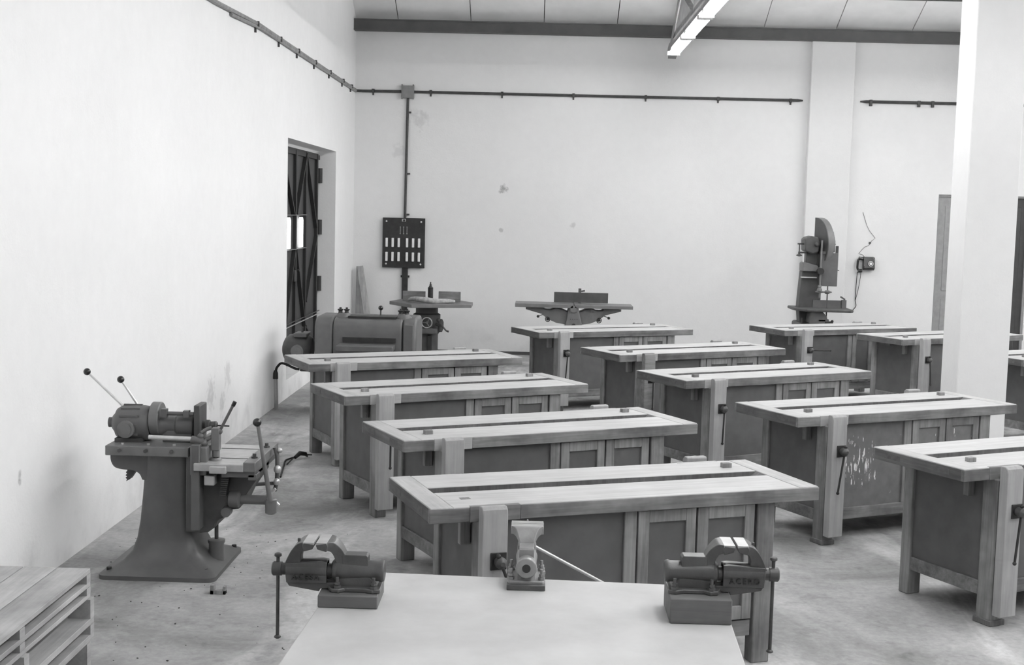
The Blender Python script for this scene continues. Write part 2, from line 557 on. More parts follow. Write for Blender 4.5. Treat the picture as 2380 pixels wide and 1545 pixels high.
# ---- left door: wide folding steel door set deep in its opening
d1 = MB().box(-.277, -.237, D0, D1 - .005, DZ0, DZ1 - .04).build('door_1', 'door_metal', smooth=False)
left_frame(d1)['kind'] = 'structure'
def dpart(mb, name, mat, **k):
    return mb.build(name, mat, d1, world=False, **k)
for y in (14.45, 15.08, 15.79, 16.47, 17.28):
    dpart(MB().box(-.237, -.200, y - .035, y + .035, DZ0 + .01, DZ1 - .06), 'door_rib', 'door_rib')
for z in (DZ0 + .06, DZ1 - .09):
    dpart(MB().box(-.237, -.207, D0 + .02, D1 - .05, z - .03, z + .03), 'door_rail', 'door_rib')
for (y0, z0, y1, z1) in ((16.47, 2.80, 17.22, 1.86), (16.47, 2.80, 15.83, 2.04), (15.08, 2.62, 15.66, 2.04), (17.25, 1.74, 16.50, 0.92), (15.82, 1.60, 16.44, 0.62), (15.72, 1.60, 15.12, .62), (16.5, .6, 17.2, .3)):
    dpart(MB().bar((-.220, y0, z0), (-.220, y1, z1), .032, .06, up=(1, 0, 0)), 'door_brace', 'door_rib', smooth=False)
for (y0, y1) in ((15.13, 15.39), (15.93, 16.20)):
    dpart(MB().prism([(y0, 1.63), (y1, 1.63), (y1, 1.97), (y1 - .05, 2.0), (y0 + .05, 2.0), (y0, 1.97)], -.200, -.192, 'yz'), 'pane', 'day_slit', smooth=False)
for z in (1.612, 2.028):
    dpart(MB().box(-.237, -.192, 15.0, 16.47, z - .004, z + .004), 'slit_frame', 'box_grey', smooth=False)
dpart(MB().box(-.202, -.187, 14.4, 17.45, .69, .70), 'door_bar', 'machined', smooth=False)
dpart(MB().box(-.202, -.187, 14.4, 17.45, .73, .738), 'door_bar', 'steel_dark', smooth=False)
for z in (2.55, 1.86, 1.1):
    dpart(MB().cyl((-.212, 17.47, z - .1), (-.212, 17.47, z + .1), .04), 'hinge', 'door_rib')
dpart(MB().box(-.232, -.182, 15.60, 15.77, 1.22, 1.36).box(-.192, -.152, 15.75, 15.87, 1.34, 1.36), 'lock_case', 'iron_black', bevel=.004)

# ---- far door in the back wall: a grey leaf and a dark leaf
d2 = MB().box(5.92, 5.95, BW + .02, BW + .10, 0, 2.54).box(7.24, 7.27, BW + .02, BW + .10, 0, 2.54).box(5.95, 7.24, BW + .02, BW + .10, 2.51, 2.54).build('door_2', 'door_grey', smooth=False)
d2['kind'] = 'structure'
lf = MB().box(5.95, 6.60, BW + .04, BW + .08, 0.01, 2.51).build('door_leaf', 'door_grey', d2, smooth=False)
for z0, z1 in ((.15, 1.0), (1.12, 2.38)):
    MB().box(6.04, 6.52, BW + .03, BW + .045, z0, z1).build('door_panel', 'door_grey', lf, bevel=.006)
lf2 = MB().box(6.605, 7.24, BW + .05, BW + .09, 0.01, 2.51).build('door_leaf', 'door_metal', d2, smooth=False)
for z0, z1 in ((.15, 1.0), (1.12, 2.38)):
    MB().box(6.69, 7.16, BW + .04, BW + .055, z0, z1).build('door_panel', 'door_metal', lf2, bevel=.006)

# ------------------------------------------------------------------ roof truss and the fluorescent lamps
def truss(x, label, group=None):
    t = thing('roof_truss', (x, 18.55, 4.40), label, 'truss', group='roof trusses')
    y0 = 18.55
    w = .07
    MB().prism([(y0, 4.40), (y0 - .10, 4.40), (-1.5, 4.40), (-1.5, 4.52), (y0 - .6, 4.52), (y0 - .15, 4.52), (y0 + .02, 4.46)], x - w, x + w, 'yz').build('bottom_chord', 'truss', t, smooth=False)
    def rz(y): return 4.43 + .56 * (y0 - y)
    MB().prism([(y0 + .05, rz(y0 + .05) - .06), (y0 + .05, rz(y0 + .05)), (9.0, rz(9.0)), (9.0, rz(9.0) - .26), (y0 - .35, 4.44)], x - w * .8, x + w * .8, 'yz').build('rafter', 'truss', t, smooth=False)
    MB().prism([(y0 - .2, 4.45), (y0 - .4, rz(y0 - .4) - .02), (y0 - 1.55, rz(y0 - 1.55) - .02), (16.9, 4.89), (15.79, 4.53), (15.79, 4.5)], x - w * .55, x + w * .55, 'yz').build('gusset', 'truss', t, smooth=False)
    yk = 15.31
    MB().box(x - w * .7, x + w * .7, yk - .46, yk + .46, 4.50, rz(yk) - .1).build('post', 'truss', t, smooth=False)
    MB().bar((x, yk - .2, 4.55), (x, 12.2, rz(12.2) - .2), w, .14).build('web_brace', 'truss', t, smooth=False)
    for k in range(3):
        yy = (16.9, 13.7, 10.5)[k]
        MB().box(x - .04, x + .04, yy - .05, yy + .05, rz(yy) - .02, roof_z(yy) - .12).build('purlin_strut', 'truss', t, smooth=False)
    return t
truss(1.86, 'timber roof truss carrying the lit tubes above the benches')
truss(6.66, 'timber roof truss on the far side of the square column')

def make_lamp():
    t = thing('fluorescent_lamp', (0, 0, 0), 'x', 'lamp', group='twin tube lamps under the truss')
    MB().box(-.04, .04, -.78, .78, .03, .085).build('housing', 'lamp_white', t, bevel=.006)
    for s in (-1, 1):
        MB().cyl((s * .05, -.755, 0), (s * .05, .755, 0), .02, seg=12).build('tube', 'tube', t)
    for y in (-.772, .772):
        MB().box(-.085, .085, y - .014, y + .014, -.022, .03).build('lamp_holder', 'lamp_white', t, bevel=.003)
    return t
lamp0 = make_lamp()
lamp_labels = ['twin tube lamp at the far wall end of the lit row', 'twin tube lamp in the middle of the lit row in view', 'twin tube lamp at the top edge, nearest of the lit row in view']
first = True
for ri, xr in enumerate((1.80, 6.60, 11.4)):
    for k in range(9):
        y = 17.02 - 1.70 * k - (1.4 if k > 2 else 0)
        if k > 2:
            y = 17.02 - 1.7 * 2 - 2.0 * (k - 2)
        o = lamp0 if first else copy_tree(lamp0)
        first = False
        o.location = (xr, y, 4.315)
        if ri == 0 and k < 3:
            o['label'] = lamp_labels[k]
        else:
            o['label'] = 'twin tube lamp out of view along the roof trusses'
            o['group'] = 'lamps outside the frame'

# ------------------------------------------------------------------ workbenches
L, W, H = 1.955, .687, .859
TT = .065
UZ = H - TT
def bench_proto():
    root = thing('workbench', (0, 0, 0), 'x', 'workbench', group='joinery benches in staggered rows')
    k = dict(world=False)
    S0, S1 = .30, .41
    # top
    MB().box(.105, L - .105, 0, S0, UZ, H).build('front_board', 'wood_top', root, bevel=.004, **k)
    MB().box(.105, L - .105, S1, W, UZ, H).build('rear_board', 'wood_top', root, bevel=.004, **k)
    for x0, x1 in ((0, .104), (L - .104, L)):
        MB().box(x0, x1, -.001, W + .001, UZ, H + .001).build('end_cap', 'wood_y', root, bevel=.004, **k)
    MB().box(.10, L - .10, S0 - .02, S1 + .02, UZ - .03, UZ - .012).box(.10, L - .10, S1 - .003, S1 + .001, UZ - .012, H - .003).box(.10, L - .10, S0 - .001, S0 + .003, UZ - .012, H - .003).prism([(L - .21, UZ - .012), (L - .105, UZ - .012), (L - .105, H - .004)], S0, S1, 'xz').build('tool_tray', 'wood_dark', root, **k)  # dark lining paints shade into the tray slot
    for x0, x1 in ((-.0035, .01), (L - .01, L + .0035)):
        MB().box(x0 + (.001 if x0 < 0 else 0), x1 - (0 if x0 < 0 else .001), .0, W, UZ - .001, H - .004).build('end_edge', 'wood_edge_y', root, bevel=.002, **k)  # thin dark strip painting shade onto the end face
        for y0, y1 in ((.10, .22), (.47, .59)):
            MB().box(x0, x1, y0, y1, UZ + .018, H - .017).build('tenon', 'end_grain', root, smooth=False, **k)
    # aprons shown as the thick front edge: rails coloured darker to paint in side shade
    for f in (0, 1):
        def side(mb, name, mat, **kw):
            o = mb.build(name, mat, root, world=False, **kw)
            if f:
                o.location = (L, W, 0)
                o.rotation_euler = (0, 0, math.pi)
            return o
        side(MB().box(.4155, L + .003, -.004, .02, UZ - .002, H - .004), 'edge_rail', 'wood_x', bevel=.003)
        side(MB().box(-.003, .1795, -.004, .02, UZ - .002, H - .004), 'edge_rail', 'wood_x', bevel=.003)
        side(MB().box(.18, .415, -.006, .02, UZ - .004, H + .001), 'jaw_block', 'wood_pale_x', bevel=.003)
        side(MB().box(.185, .235, .143, .18, UZ - .12, H + .024), 'bench_dog', 'wood_z', bevel=.004)
        side(MB().box(.215, .30, -.035, .07, 0, UZ), 'post', 'wood_z', bevel=.006)
        side(MB().box(.22, .315, .588, .662, 0, UZ), 'post', 'wood_z', bevel=.006)
        side(MB().box(.225, .262, .07, .588, .145, .222), 'end_rail', 'wood_x', bevel=.004)
        side(MB().box(.238, .248, .07, .588, .21, UZ), 'end_panel', 'panel', smooth=False)
        # long side
        side(MB().box(.30, 1.625, .03, .06, .14, .218), 'bottom_rail', 'wood_x', bevel=.004)
        side(MB().box(.30, .945, .042, .05, .21, UZ), 'front_panel', 'panel', smooth=False)
        side(MB().box(.942, 1.005, .028, .06, .218, UZ), 'stile', 'wood_z', bevel=.004)
        for x0, x1 in ((1.01, 1.308), (1.318, 1.622)):
            m = MB()
            m.box(x0, x0 + .056, .022, .046, .226, UZ - .008).box(x1 - .052, x1, .022, .046, .226, UZ - .008)
            m.box(x0 + .056, x1 - .052, .022, .046, .226, .292).box(x0 + .056, x1 - .052, .022, .046, .728, UZ - .008)
            d = side(m, 'door', 'wood_z', bevel=.003)
            MB().box(x0 + .054, x1 - .05, .036, .042, .29, .73).build('door_panel', 'panel', d, smooth=False, world=False)
        # vise chop with a rolled top, its plate, boss and bar
        prof = [(-.105, .066), (-.05, .066), (-.05, .868), (-.058, .874), (-.085, .874), (-.10, .862), (-.105, .84)]
        c = side(MB().prism(prof, .205, .322, 'yz'), 'vise_chop', 'wood_pale', bevel=.004)
        MB().box(.243, .317, -.112, -.104, .600, .676).build('screw_plate', 'iron_black', c, bevel=.002, world=False)
        MB().lathe((.28, -.105, .638), (0, -1, 0), [(0, .02), (.012, .024), (.02, .026), (.045, .026), (.055, .018), (.062, .01)], 16).build('screw_boss', 'iron_dark', c, world=False)
        h = MB().cyl((0, 0, .03), (0, 0, -.27), .007, seg=10).sph((0, 0, .033), .012, 10).sph((0, 0, -.272), .011, 10).build('vise_handle', 'iron_black', c, world=False)
        h.location = (.28, -.14, .638)
        MB().box(.245, .285, -.06, .03, .17, .215).cyl((.28, -.06, .638), (.28, .0, .638), .014, seg=12).build('guide_bar', 'iron_black', c, smooth=False, world=False)
    return root

spots = {
 'D': (-.424, 5.469, 21.2, -22, 'wooden workbench standing directly behind the table with the three iron vises'),
 'C': (-.701, 7.088, 27.28, 10, 'wooden workbench second behind the vise table, pale jaw block beside its vise'),
 'B': (-1.27, 8.717, 30.0, 0, 'wooden workbench third behind the vise table, beside the black cord on the floor'),
 'A': (-1.823, 10.455, 27.72, 0, 'wooden workbench directly in front of the thickness planer by the left door'),
 'H': (2.274, 6.706, 27.35, 6, 'wooden workbench cut off by the right frame edge, nearest of its column'),
 'G': (1.735, 8.332, 27.21, 9, 'wooden workbench with white paint splashes on its dark front panel'),
 'F': (1.205, 10.044, 30.0, 2, 'wooden workbench directly behind the paint-splashed one'),
 'E': (.802, 11.762, 30.0, 0, 'wooden workbench overlapping the jointer bench from in front, smooth dark left end'),
 'I': (.064, 13.75, 26.77, 4, 'wooden workbench directly in front of the jointer with the long flat table'),
 'J': (2.885, 14.792, 26.4, -88, 'wooden workbench in front of the band saw, its vise bar held level'),
 'K': (4.018, 14.044, 31.2, -6, 'wooden workbench half hidden behind the square white column'),
 'P': (4.66, 12.28, 29.0, 0, 'wooden workbench glimpsed beyond the column, only its corner in frame'),
}
proto = bench_proto()
benches = {}
for i, (kk, (x, y, a, ha, lab)) in enumerate(spots.items()):
    o = proto if i == 0 else copy_tree(proto)
    o.location = (x, y, 0)
    o.rotation_euler = (0, 0, R(a))
    o['label'] = lab
    for ch in o.children:
        for s in ch.children:
            if s.name.startswith('vise_handle'):
                s.rotation_euler = (0, R(ha), 0)
    benches[kk] = o
# differences between single benches
def swap(kk, part, mat, only_front=True):
    for ch in benches[kk].children:
        if ch.name.split('.')[0] == part and (not only_front or ch.rotation_euler.z == 0):
            for tgt in ([ch] if part != 'door' else list(ch.children)):
                tgt.data = tgt.data.copy()
                tgt.data.materials.clear()
                tgt.data.materials.append(M[mat])
swap('G', 'front_panel', 'panel_splash')
swap('G', 'door', 'panel_speck')
swap('D', 'jaw_block', 'wood_x')
swap('H', 'jaw_block', 'wood_x')
swap('E', 'vise_chop', 'wood_x')
for kk in ('D',):
    for ch in benches[kk].children:     # this bench's near dog is pushed down flush with the top
        if ch.name.startswith('bench_dog') and ch.rotation_euler.z == 0:
            ch.location.z -= .022
for kk in ('G', 'H'):
    ft = MB().box(.205, .312, -.045, .08, 0, .032).build('foot_block', 'wood_dark', benches[kk], bevel=.004, world=False)

# ------------------------------------------------------------------ foreground table, risers and vises
TZ = .86
tb = thing('vise_table', (0, 3.6, 0), 'pale flat-topped table in the foreground carrying three iron vises', 'table')
MB().prism([(-.735, 2.55), (.60, 2.68), (.672, 4.425), (-.655, 4.485)], TZ - .045, TZ, 'xy').build('tabletop', 'sheet', tb, bevel=.004)
for x, y in ((-.60, 4.38), (.60, 4.33), (-.64, 2.72), (.53, 2.80)):
    MB().box(x - .04, x + .04, y - .04, y + .04, 0, TZ - .045).build('leg', 'wood_z', tb, bevel=.005)
for y in (4.36, 2.76):
    MB().box(-.58, .56, y - .02, y + .02, TZ - .14, TZ - .045).build('apron', 'wood_x', tb, bevel=.003)
for x in (-.62, .57):
    MB().box(x - .02, x + .02, 2.78, 4.32, TZ - .14, TZ - .045).build('apron', 'wood_x', tb, bevel=.003)

def riser(label, x0, x1, y0, y1, z1, bow):
    pts = [(x0, z1 - .0) if False else (x0, TZ)]
    o = MB().box(x0, x1, y0, y1, TZ, z1).build('riser_block', 'riser', bevel=.004)
    return tag(o, label, 'wood block', 'riser blocks under the corner vises')
riser('thin wooden block under the vise on the left corner of the table', -.672, -.478, 4.05, 4.23, TZ + .042, 0)
riser('thick wooden block under the vise on the right corner of the table', .456, .652, 3.995, 4.19, TZ + .082, 0)

def text_part(body, size, name, parent, loc, rot, mat, depth=.0015):
    cu = bpy.data.curves.new(name, 'FONT')
    cu.body = body
    cu.size = size
    cu.extrude = depth
    cu.align_x = 'CENTER'
    cu.align_y = 'CENTER'
    cu.space_character = 1.25
    tmp = bpy.data.objects.new('tmp', cu)
    COL.objects.link(tmp)
    dg = bpy.context.evaluated_depsgraph_get()
    me = bpy.data.meshes.new_from_object(tmp.evaluated_get(dg))
    COL.objects.unlink(tmp)
    bpy.data.objects.remove(tmp)
    bpy.data.curves.remove(cu)
    me.name = name
    me.materials.clear()
    me.materials.append(M[mat])
    ob = bpy.data.objects.new(name, me)
    COL.objects.link(ob)
    ob.parent = parent
    ob.location = loc
    ob.rotation_euler = rot
    return ob

def vise(loc, rz, label, matn, letters=None, letter_side=-1, handle_rot=0.0, handle_top=.045, handle_len=.30):
    """local x runs along the screw, screw head at +x; z = 0 is the foot"""
    t = thing('bench_vise', loc, label, 'vise', rz, 'iron bench vises on the foreground table')
    ORG[t.name] = Vector((0, 0, 0))
    k = dict(world=False)
    zc = .060
    # fixed body: barrel, anvil, arch
    m = MB()
    m.lathe((-.107, 0, zc), (1, 0, 0), [(0, .026), (.002, .034), (.012, .037), (.02, .034), (.06, .034), (.12, .036), (.155, .038), (.168, .034), (.174, .026)], 28)
    def arch_loft(mm, outer, inner):
        n = len(outer)
        rings = []
        for i in range(n):
            o, q = outer[i], inner[i]
            f = i / (n - 1)
            w = .024 + .034 * f ** 2.2
            rings.append([(o[0], -w, o[1]), (o[0], w, o[1]), (q[0], w, q[1]), (q[0], -w, q[1])])
        mm.loft(rings)
    arch_loft(m, smooth_curve([(.010, .090), (.022, .116), (.036, .140), (.058, .160), (.078, .1625)], 5), smooth_curve([(.048, .080), (.054, .098), (.058, .112), (.066, .128), (.078, .136)], 5))
    m.prism([(-.053, .068), (.030, .068), (.030, .116), (-.048, .116), (-.053, .110)], -.026, .026, 'xz')
    m.prism([(-.085, .012), (-.06, .045), (.04, .045), (.06, .012)], -.03, .03, 'xz')
    m.build('fixed_body', matn, t, bevel=.0035, **k)
    # foot with four scalloped lugs
    m = MB()
    m.prism([(-.098, -.058), (-.072, -.066), (-.045, -.052), (.02, -.052), (.036, -.068), (.062, -.060), (.075, -.03), (.075, .03), (.062, .060), (.036, .068), (.02, .052), (-.045, .052), (-.072, .066), (-.098, .058)], 0, .014, 'xy')
    m.build('foot', matn, t, bevel=.003, **k)
    for x in (-.076, .042):
        for s in (-1, 1):
            bt = MB().cyl((x, s * .053, .012), (x, s * .053, .050), .0055, seg=10).cyl((x, s * .053, .014), (x, s * .053, .024), .0125, seg=6).cyl((x, s * .053, .026), (x, s * .053, .034), .0095, seg=6)
            bt.build('anchor_bolt', 'iron_vise' if matn != 'iron_vise_pale' else matn, t, **k)
    # fixed jaw plate and moving body
    jw = .058
    m = MB().prism([(.078, .132), (.108, .140), (.1125, .152), (.1125, .156), (.078, .160), (.074, .15)], -jw, jw, 'xz')
    m.build('fixed_jaw', matn, t, bevel=.002, **k)
    for x0, x1, xm in ((.076, .1120, .097), (.1200, .155, .135)):
        m = MB()
        if matn == 'iron_vise_pale':
            m.box(x0, xm - .002, -jw + .001, jw - .001, .155, .1625).box(xm + .002, x1, -jw + .001, jw - .001, .155, .1625)
        else:
            m.box(x0, x1, -jw + .001, jw - .001, .155, .1625)
        m.build('jaw_plate', 'machined', t, bevel=.001, **k)  # bright plate paints the light falling on the jaw top
    # moving part, slid outward
    m = MB()
    m.prism([(.081, .020), (.213, .020), (.216, .045), (.216, .085), (.10, .091), (.081, .089)], -.031, .031, 'xz')
    m.cyl((.081, 0, zc), (.216, 0, zc), .034, seg=28)
    arch_loft(m, smooth_curve([(.222, .075), (.214, .095), (.198, .126), (.176, .152), (.154, .1625)], 5), smooth_curve([(.166, .080), (.168, .100), (.165, .115), (.158, .128), (.146, .136)], 5))
    m.prism([(.05, .002), (.104, .002), (.106, -.008), (.205, .008), (.213, .022), (.05, .022)], -.026, .026, 'xz')
    m.box(.172, .182, -.003, .003, .15, .162)
    mv = m.build('moving_body', matn, t, bevel=.0035, **k)
    MB().prism([(.119, .152), (.124, .140), (.153, .132), (.157, .150), (.153, .160), (.119, .156)], -jw, jw, 'xz').build('moving_jaw', matn, t, bevel=.002, **k)
    MB().cyl((.06, 0, zc - .004), (.09, 0, zc - .004), .024, seg=20).box(.055, .09, -.012, .012, .008, .03).build('slide', 'iron_dark', t, **k)
    MB().lathe((.214, 0, zc - .002), (1, 0, 0), [(0, .020), (.018, .020), (.019, .023), (.046, .0235), (.05, .02)], 24).build('screw_head', 'iron_dark' if matn != 'iron_vise_pale' else matn, t, **k)
    h = MB().cyl((0, 0, handle_top), (0, 0, handle_top - handle_len), .0058, seg=12).lathe((0, 0, handle_top - .002), (0, 0, 1), [(0, .009), (.003, .0125), (.010, .0115), (.013, .006)], 14).lathe((0, 0, handle_top - handle_len - .008), (0, 0, 1), [(0, .006), (.004, .0115), (.008, .011), (.012, .006)], 14).build('handle', 'iron_dark' if matn != 'iron_vise_pale' else 'steel_bright', t, **k)
    h.location = (.246, 0, zc)
    h.rotation_euler = (handle_rot, 0, 0)
    if matn == 'iron_vise_pale':
        MB().cyl((-.1085, 0, zc), (-.104, 0, zc), .0145, seg=24).build('barrel_hole', 'iron_black', t, **k)
    if letters:
        o = text_part(letters, .026, 'raised_lettering', t, (.150, letter_side * .0345, .040), (R(90), 0, 0 if letter_side < 0 else math.pi), 'letter', .003)
        tag(o, 'raised maker lettering on the vise body')
    return t
vise((.55, 4.10, TZ + .082), 0, 'dark iron vise on the right corner of the foreground table, bar hanging', 'iron_vise', 'ACERO', -1, 0.0, .045, .30)
vise((-.572, 4.14, TZ + .042), math.pi, 'dark iron vise on the left corner of the foreground table, bar hanging', 'iron_vise', 'ACESA', 1, 0.0, .04, .27)
cv = vise((-.002, 4.415, TZ + .016), math.pi / 2, 'paler iron vise at the middle of the table, round barrel end toward camera', 'iron_vise_pale', None, 1, R(-63), -.01, .40)
MB().box(-.112, .08, -.066, .066, -.016, .004).build('base_plate', 'iron_vise', cv, bevel=.003, world=False)

# ------------------------------------------------------------------ stacked pallets at the lower left
def pallet(x1, y1, z0, levels, label):
    """levels: list of (kind, z low, z high) from the bottom; right edge x1, far edge y1"""
    x0, y0 = x1 - .86, y1 - 1.45
    t = thing('pallet', ((x0 + x1) / 2, (y0 + y1) / 2, z0), label, 'pallet', group='wooden pallets stacked by the left wall')
    for kind, a, c in levels:
        if kind == 'deck':
            n = 6
            for i in range(n):
                w = .86 / n
                MB().box(x0 + i * w + .003, x0 + (i + 1) * w - .003, y0, y1, a, c).build('deck_board', 'pallet', t, bevel=.002)
        else:
            for yy in (y0, (y0 + y1) / 2 - .03, y1 - .05):
                for xx in (x0, (x0 + x1) / 2 - .05, x1 - .10):
                    MB().box(xx + .002, xx + .098, yy + .002, yy + .048, a, c).build('block', 'pallet', t, smooth=False)
    return t
pallet(-1.842, 5.31, .476, [('deck', .476, .494), ('block', .494, .524), ('deck', .524, .544), ('block', .544, .581), ('deck', .581, .600)], 'topmost wooden pallet of the stack by the left wall')
pallet(-1.830, 5.318, .305, [('deck', .305, .325), ('block', .325, .366), ('deck', .366, .393), ('block', .393, .476)], 'second wooden pallet from the top, with the widest gap')
pallet(-1.842, 5.31, .150, [('deck', .150, .170), ('block', .170, .285), ('deck', .285, .305)], 'third wooden pallet from the top of the stack')
pallet(-1.835, 5.31, .0, [('deck', 0, .02), ('block', .02, .13), ('deck', .13, .15)], 'lowest wooden pallet of the stack, below the frame')

# ------------------------------------------------------------------ mortising machine by the left wall
mo = thing('mortising_machine', (-2.1, 7.5, 0), 'grey cast-iron slot mortising machine with ball levers beside the left wall', 'mortiser')
def rrect(cx, cy, hx, hy, r, z, n=5):
    pts = []
    for sx, sy, a0 in ((1, 1, 0), (-1, 1, 90), (-1, -1, 180), (1, -1, 270)):
        for i in range(n + 1):
            a = R(a0 + 90 * i / n)
            pts.append((cx + sx * (hx - r) + r * math.cos(a), cy + sy * (hy - r) + r * math.sin(a), z))
    return pts
# flared pedestal
prof = [(-2.445, -1.775, 7.14, 7.86, 0.0, .05), (-2.445, -1.775, 7.14, 7.86, .025, .05), (-2.40, -1.80, 7.18, 7.82, .04, .05), (-2.345, -1.87, 7.26, 7.74, .075, .06), (-2.305, -1.92, 7.30, 7.70, .125, .06), (-2.28, -1.955, 7.32, 7.68, .20, .05), (-2.265, -1.972, 7.33, 7.67, .30, .05), (-2.25, -1.977, 7.33, 7.67, .45, .05), (-2.238, -1.978, 7.33, 7.67, .60, .05), (-2.235, -1.978, 7.33, 7.67, .70, .05)]
rings = [rrect((a + b_) / 2, (c + d) / 2, (b_ - a) / 2, (d - c) / 2, r, z) for a, b_, c, d, z, r in prof]
MB().loft(rings).build('pedestal', 'machine', mo)
# overhanging bracket under the bed
br = smooth_curve([(-2.43, .70), (-2.43, .655), (-2.41, .615), (-2.37, .60), (-2.30, .594), (-2.262, .575), (-2.245, .54)], 5)
MB().prism([(p[0], p[1]) for p in br] + [(-2.15, .54), (-2.15, .70)], 7.338, 7.66, 'xz').build('bed_bracket', 'machine', mo, bevel=.012, seg=3)
MB().box(-2.435, -1.955, 7.26, 7.70, .695, .752).build('bed', 'machine_mid', mo, bevel=.005)
for x in (-2.35, -2.20, -2.05):
    MB().cyl((x, 7.262, .727), (x, 7.246, .727), .011, seg=8).build('bed_bolt', 'iron_dark', mo)
    MB().cyl((x, 7.31, .752), (x, 7.31, .762), .009, seg=8).build('bed_bolt', 'steel_bright', mo)
# motor
zc = .852
mt = MB().lathe((-2.455, 7.47, zc), (1, 0, 0), [(0, .03), (.004, .045), (.018, .06), (.03, .085), (.06, .103), (.14, .108), (.185, .106), (.22, .10), (.232, .088)], 24).build('motor', 'machine', mo)
MB().cyl((-2.478, 7.47, zc), (-2.45, 7.47, zc), .03, seg=18).build('motor_hub', 'machine', mt)
MB().cyl((-2.345, 7.40, zc - .02), (-2.345, 7.345, zc - .02), .05, seg=24).cyl((-2.345, 7.346, zc - .02), (-2.345, 7.34, zc - .02), .034, seg=24).build('terminal_cover', 'machine_mid', mt)
for a in range(10):
    w = 2 * math.pi * a / 10
    MB().box(-2.38, -2.29, -.006, .006, -.006, .006)
rb = MB()
for a in range(12):
    w = 2 * math.pi * a / 12
    c = Vector((-2.335, 7.47 + .106 * math.cos(w), zc + .106 * math.sin(w)))
    rb.bar(c - Vector((.055, 0, 0)), c + Vector((.055, 0, 0)), .012, .012)
rb.build('cooling_fins', 'machine', mt, smooth=False)
MB().box(-2.42, -2.26, 7.38, 7.56, .748, .775).build('motor_foot', 'machine_dark', mo, bevel=.004)
MB().lathe((-2.222, 7.47, .88), (1, 0, 0), [(0, .095), (.004, .1), (.05, .1), (.056, .094)], 36).build('flange', 'machine_mid', mo)
MB().lathe((-2.17, 7.47, .845), (1, 0, 0), [(0, .075), (.02, .07), (.05, .056), (.09, .056), (.10, .066), (.19, .066), (.2, .06)], 28).box(-2.15, -1.98, 7.42, 7.52, .752, .82).build('head_casting', 'machine', mo, bevel=.004)
MB().cyl((-2.145, 7.40, .925), (-1.96, 7.40, .925), .012, seg=12).box(-2.15, -2.115, 7.38, 7.42, .90, .952).box(-2.02, -1.985, 7.38, 7.42, .905, .945).build('stop_rod', 'machine', mo, bevel=.002)
MB().box(-1.957, -1.92, 7.38, 7.54, .745, .978).build('head_plate', 'machine_dark', mo, bevel=.006)
MB().lathe((-1.925, 7.45, .855), (1, 0, 0), [(0, .022), (.02, .022), (.022, .03), (.045, .03), (.047, .02), (.07, .022), (.082, .024), (.09, .016)], 18).build('chuck', 'machine_dark', mo)
MB().cyl((-1.84, 7.45, .853), (-1.765, 7.45, .851), .0045, seg=8).build('drill_bit', 'iron_black', mo)
MB().cyl((-2.185, 7.27, .806), (-1.93, 7.27, .802), .013, seg=14).build('guide_rod', 'steel_bright', mo)
MB().cyl((-1.94, 7.27, .80), (-1.87, 7.27, .785), .022, seg=14).sph((-1.87, 7.27, .78), .024, 12).sph((-1.89, 7.28, .815), .02, 12).build('rod_collar', 'machine', mo)
# left ball levers
for (p0, p1, r) in (((-2.375, 7.47, .93), (-2.605, 7.46, 1.148), .021), ((-2.325, 7.52, .95), (-2.42, 7.5, 1.102), .021)):
    lv = MB().cyl(p0, Vector(p0).lerp(Vector(p1), .93), .0085, .0065, seg=10).build('lever', 'steel_bright', mo)
    MB().sph(p1, r, 18).build('lever_ball', 'bakelite', lv)
# front slide and knee
MB().box(-1.925, -1.875, 7.20, 7.62, .285, .78).build('slide_way', 'machine', mo, bevel=.005)
MB().box(-1.98, -1.92, 7.30, 7.66, .25, .70).build('column_face', 'machine', mo, bevel=.005)
MB().box(-1.935, -1.84, 7.22, 7.36, .60, .765).build('saddle', 'machine_mid', mo, bevel=.006)
kn = [(-1.905, .60), (-1.905, .245), (-1.85, .252), (-1.81, .282), (-1.797, .322), (-1.76, .342), (-1.72, .388), (-1.67, .395), (-1.637, .47), (-1.56, .585), (-1.56, .63), (-1.905, .63)]
MB().prism(kn, 7.30, 7.60, 'xz').build('knee', 'machine_dark', mo, bevel=.008)
MB().box(-1.905, -1.62, 7.18, 7.80, .635, .678).build('work_table', 'machined', mo, bevel=.004)
for x in (-1.86, -1.72):
    pass
for y in (7.36, 7.66):
    MB().box(-1.86, -1.63, y - .004, y + .004, .672, .680).build('table_groove', 'iron_black', mo, smooth=False)
MB().box(-1.622, -1.553, 7.18, 7.84, .636, .692).build('table_rail', 'machine_mid', mo, bevel=.005)
for y in (7.32, 7.66):
    MB().cyl((-1.588, y, .69), (-1.588, y, .70), .02, seg=6).cyl((-1.588, y, .70), (-1.588, y, .718), .012, seg=6).build('rail_bolt', 'iron_dark', mo)
MB().box(-1.75, -1.56, 7.20, 7.80, .60, .637).box(-1.60, -1.55, 7.2, 7.3, .585, .62).build('table_slide', 'machine', mo, bevel=.004)
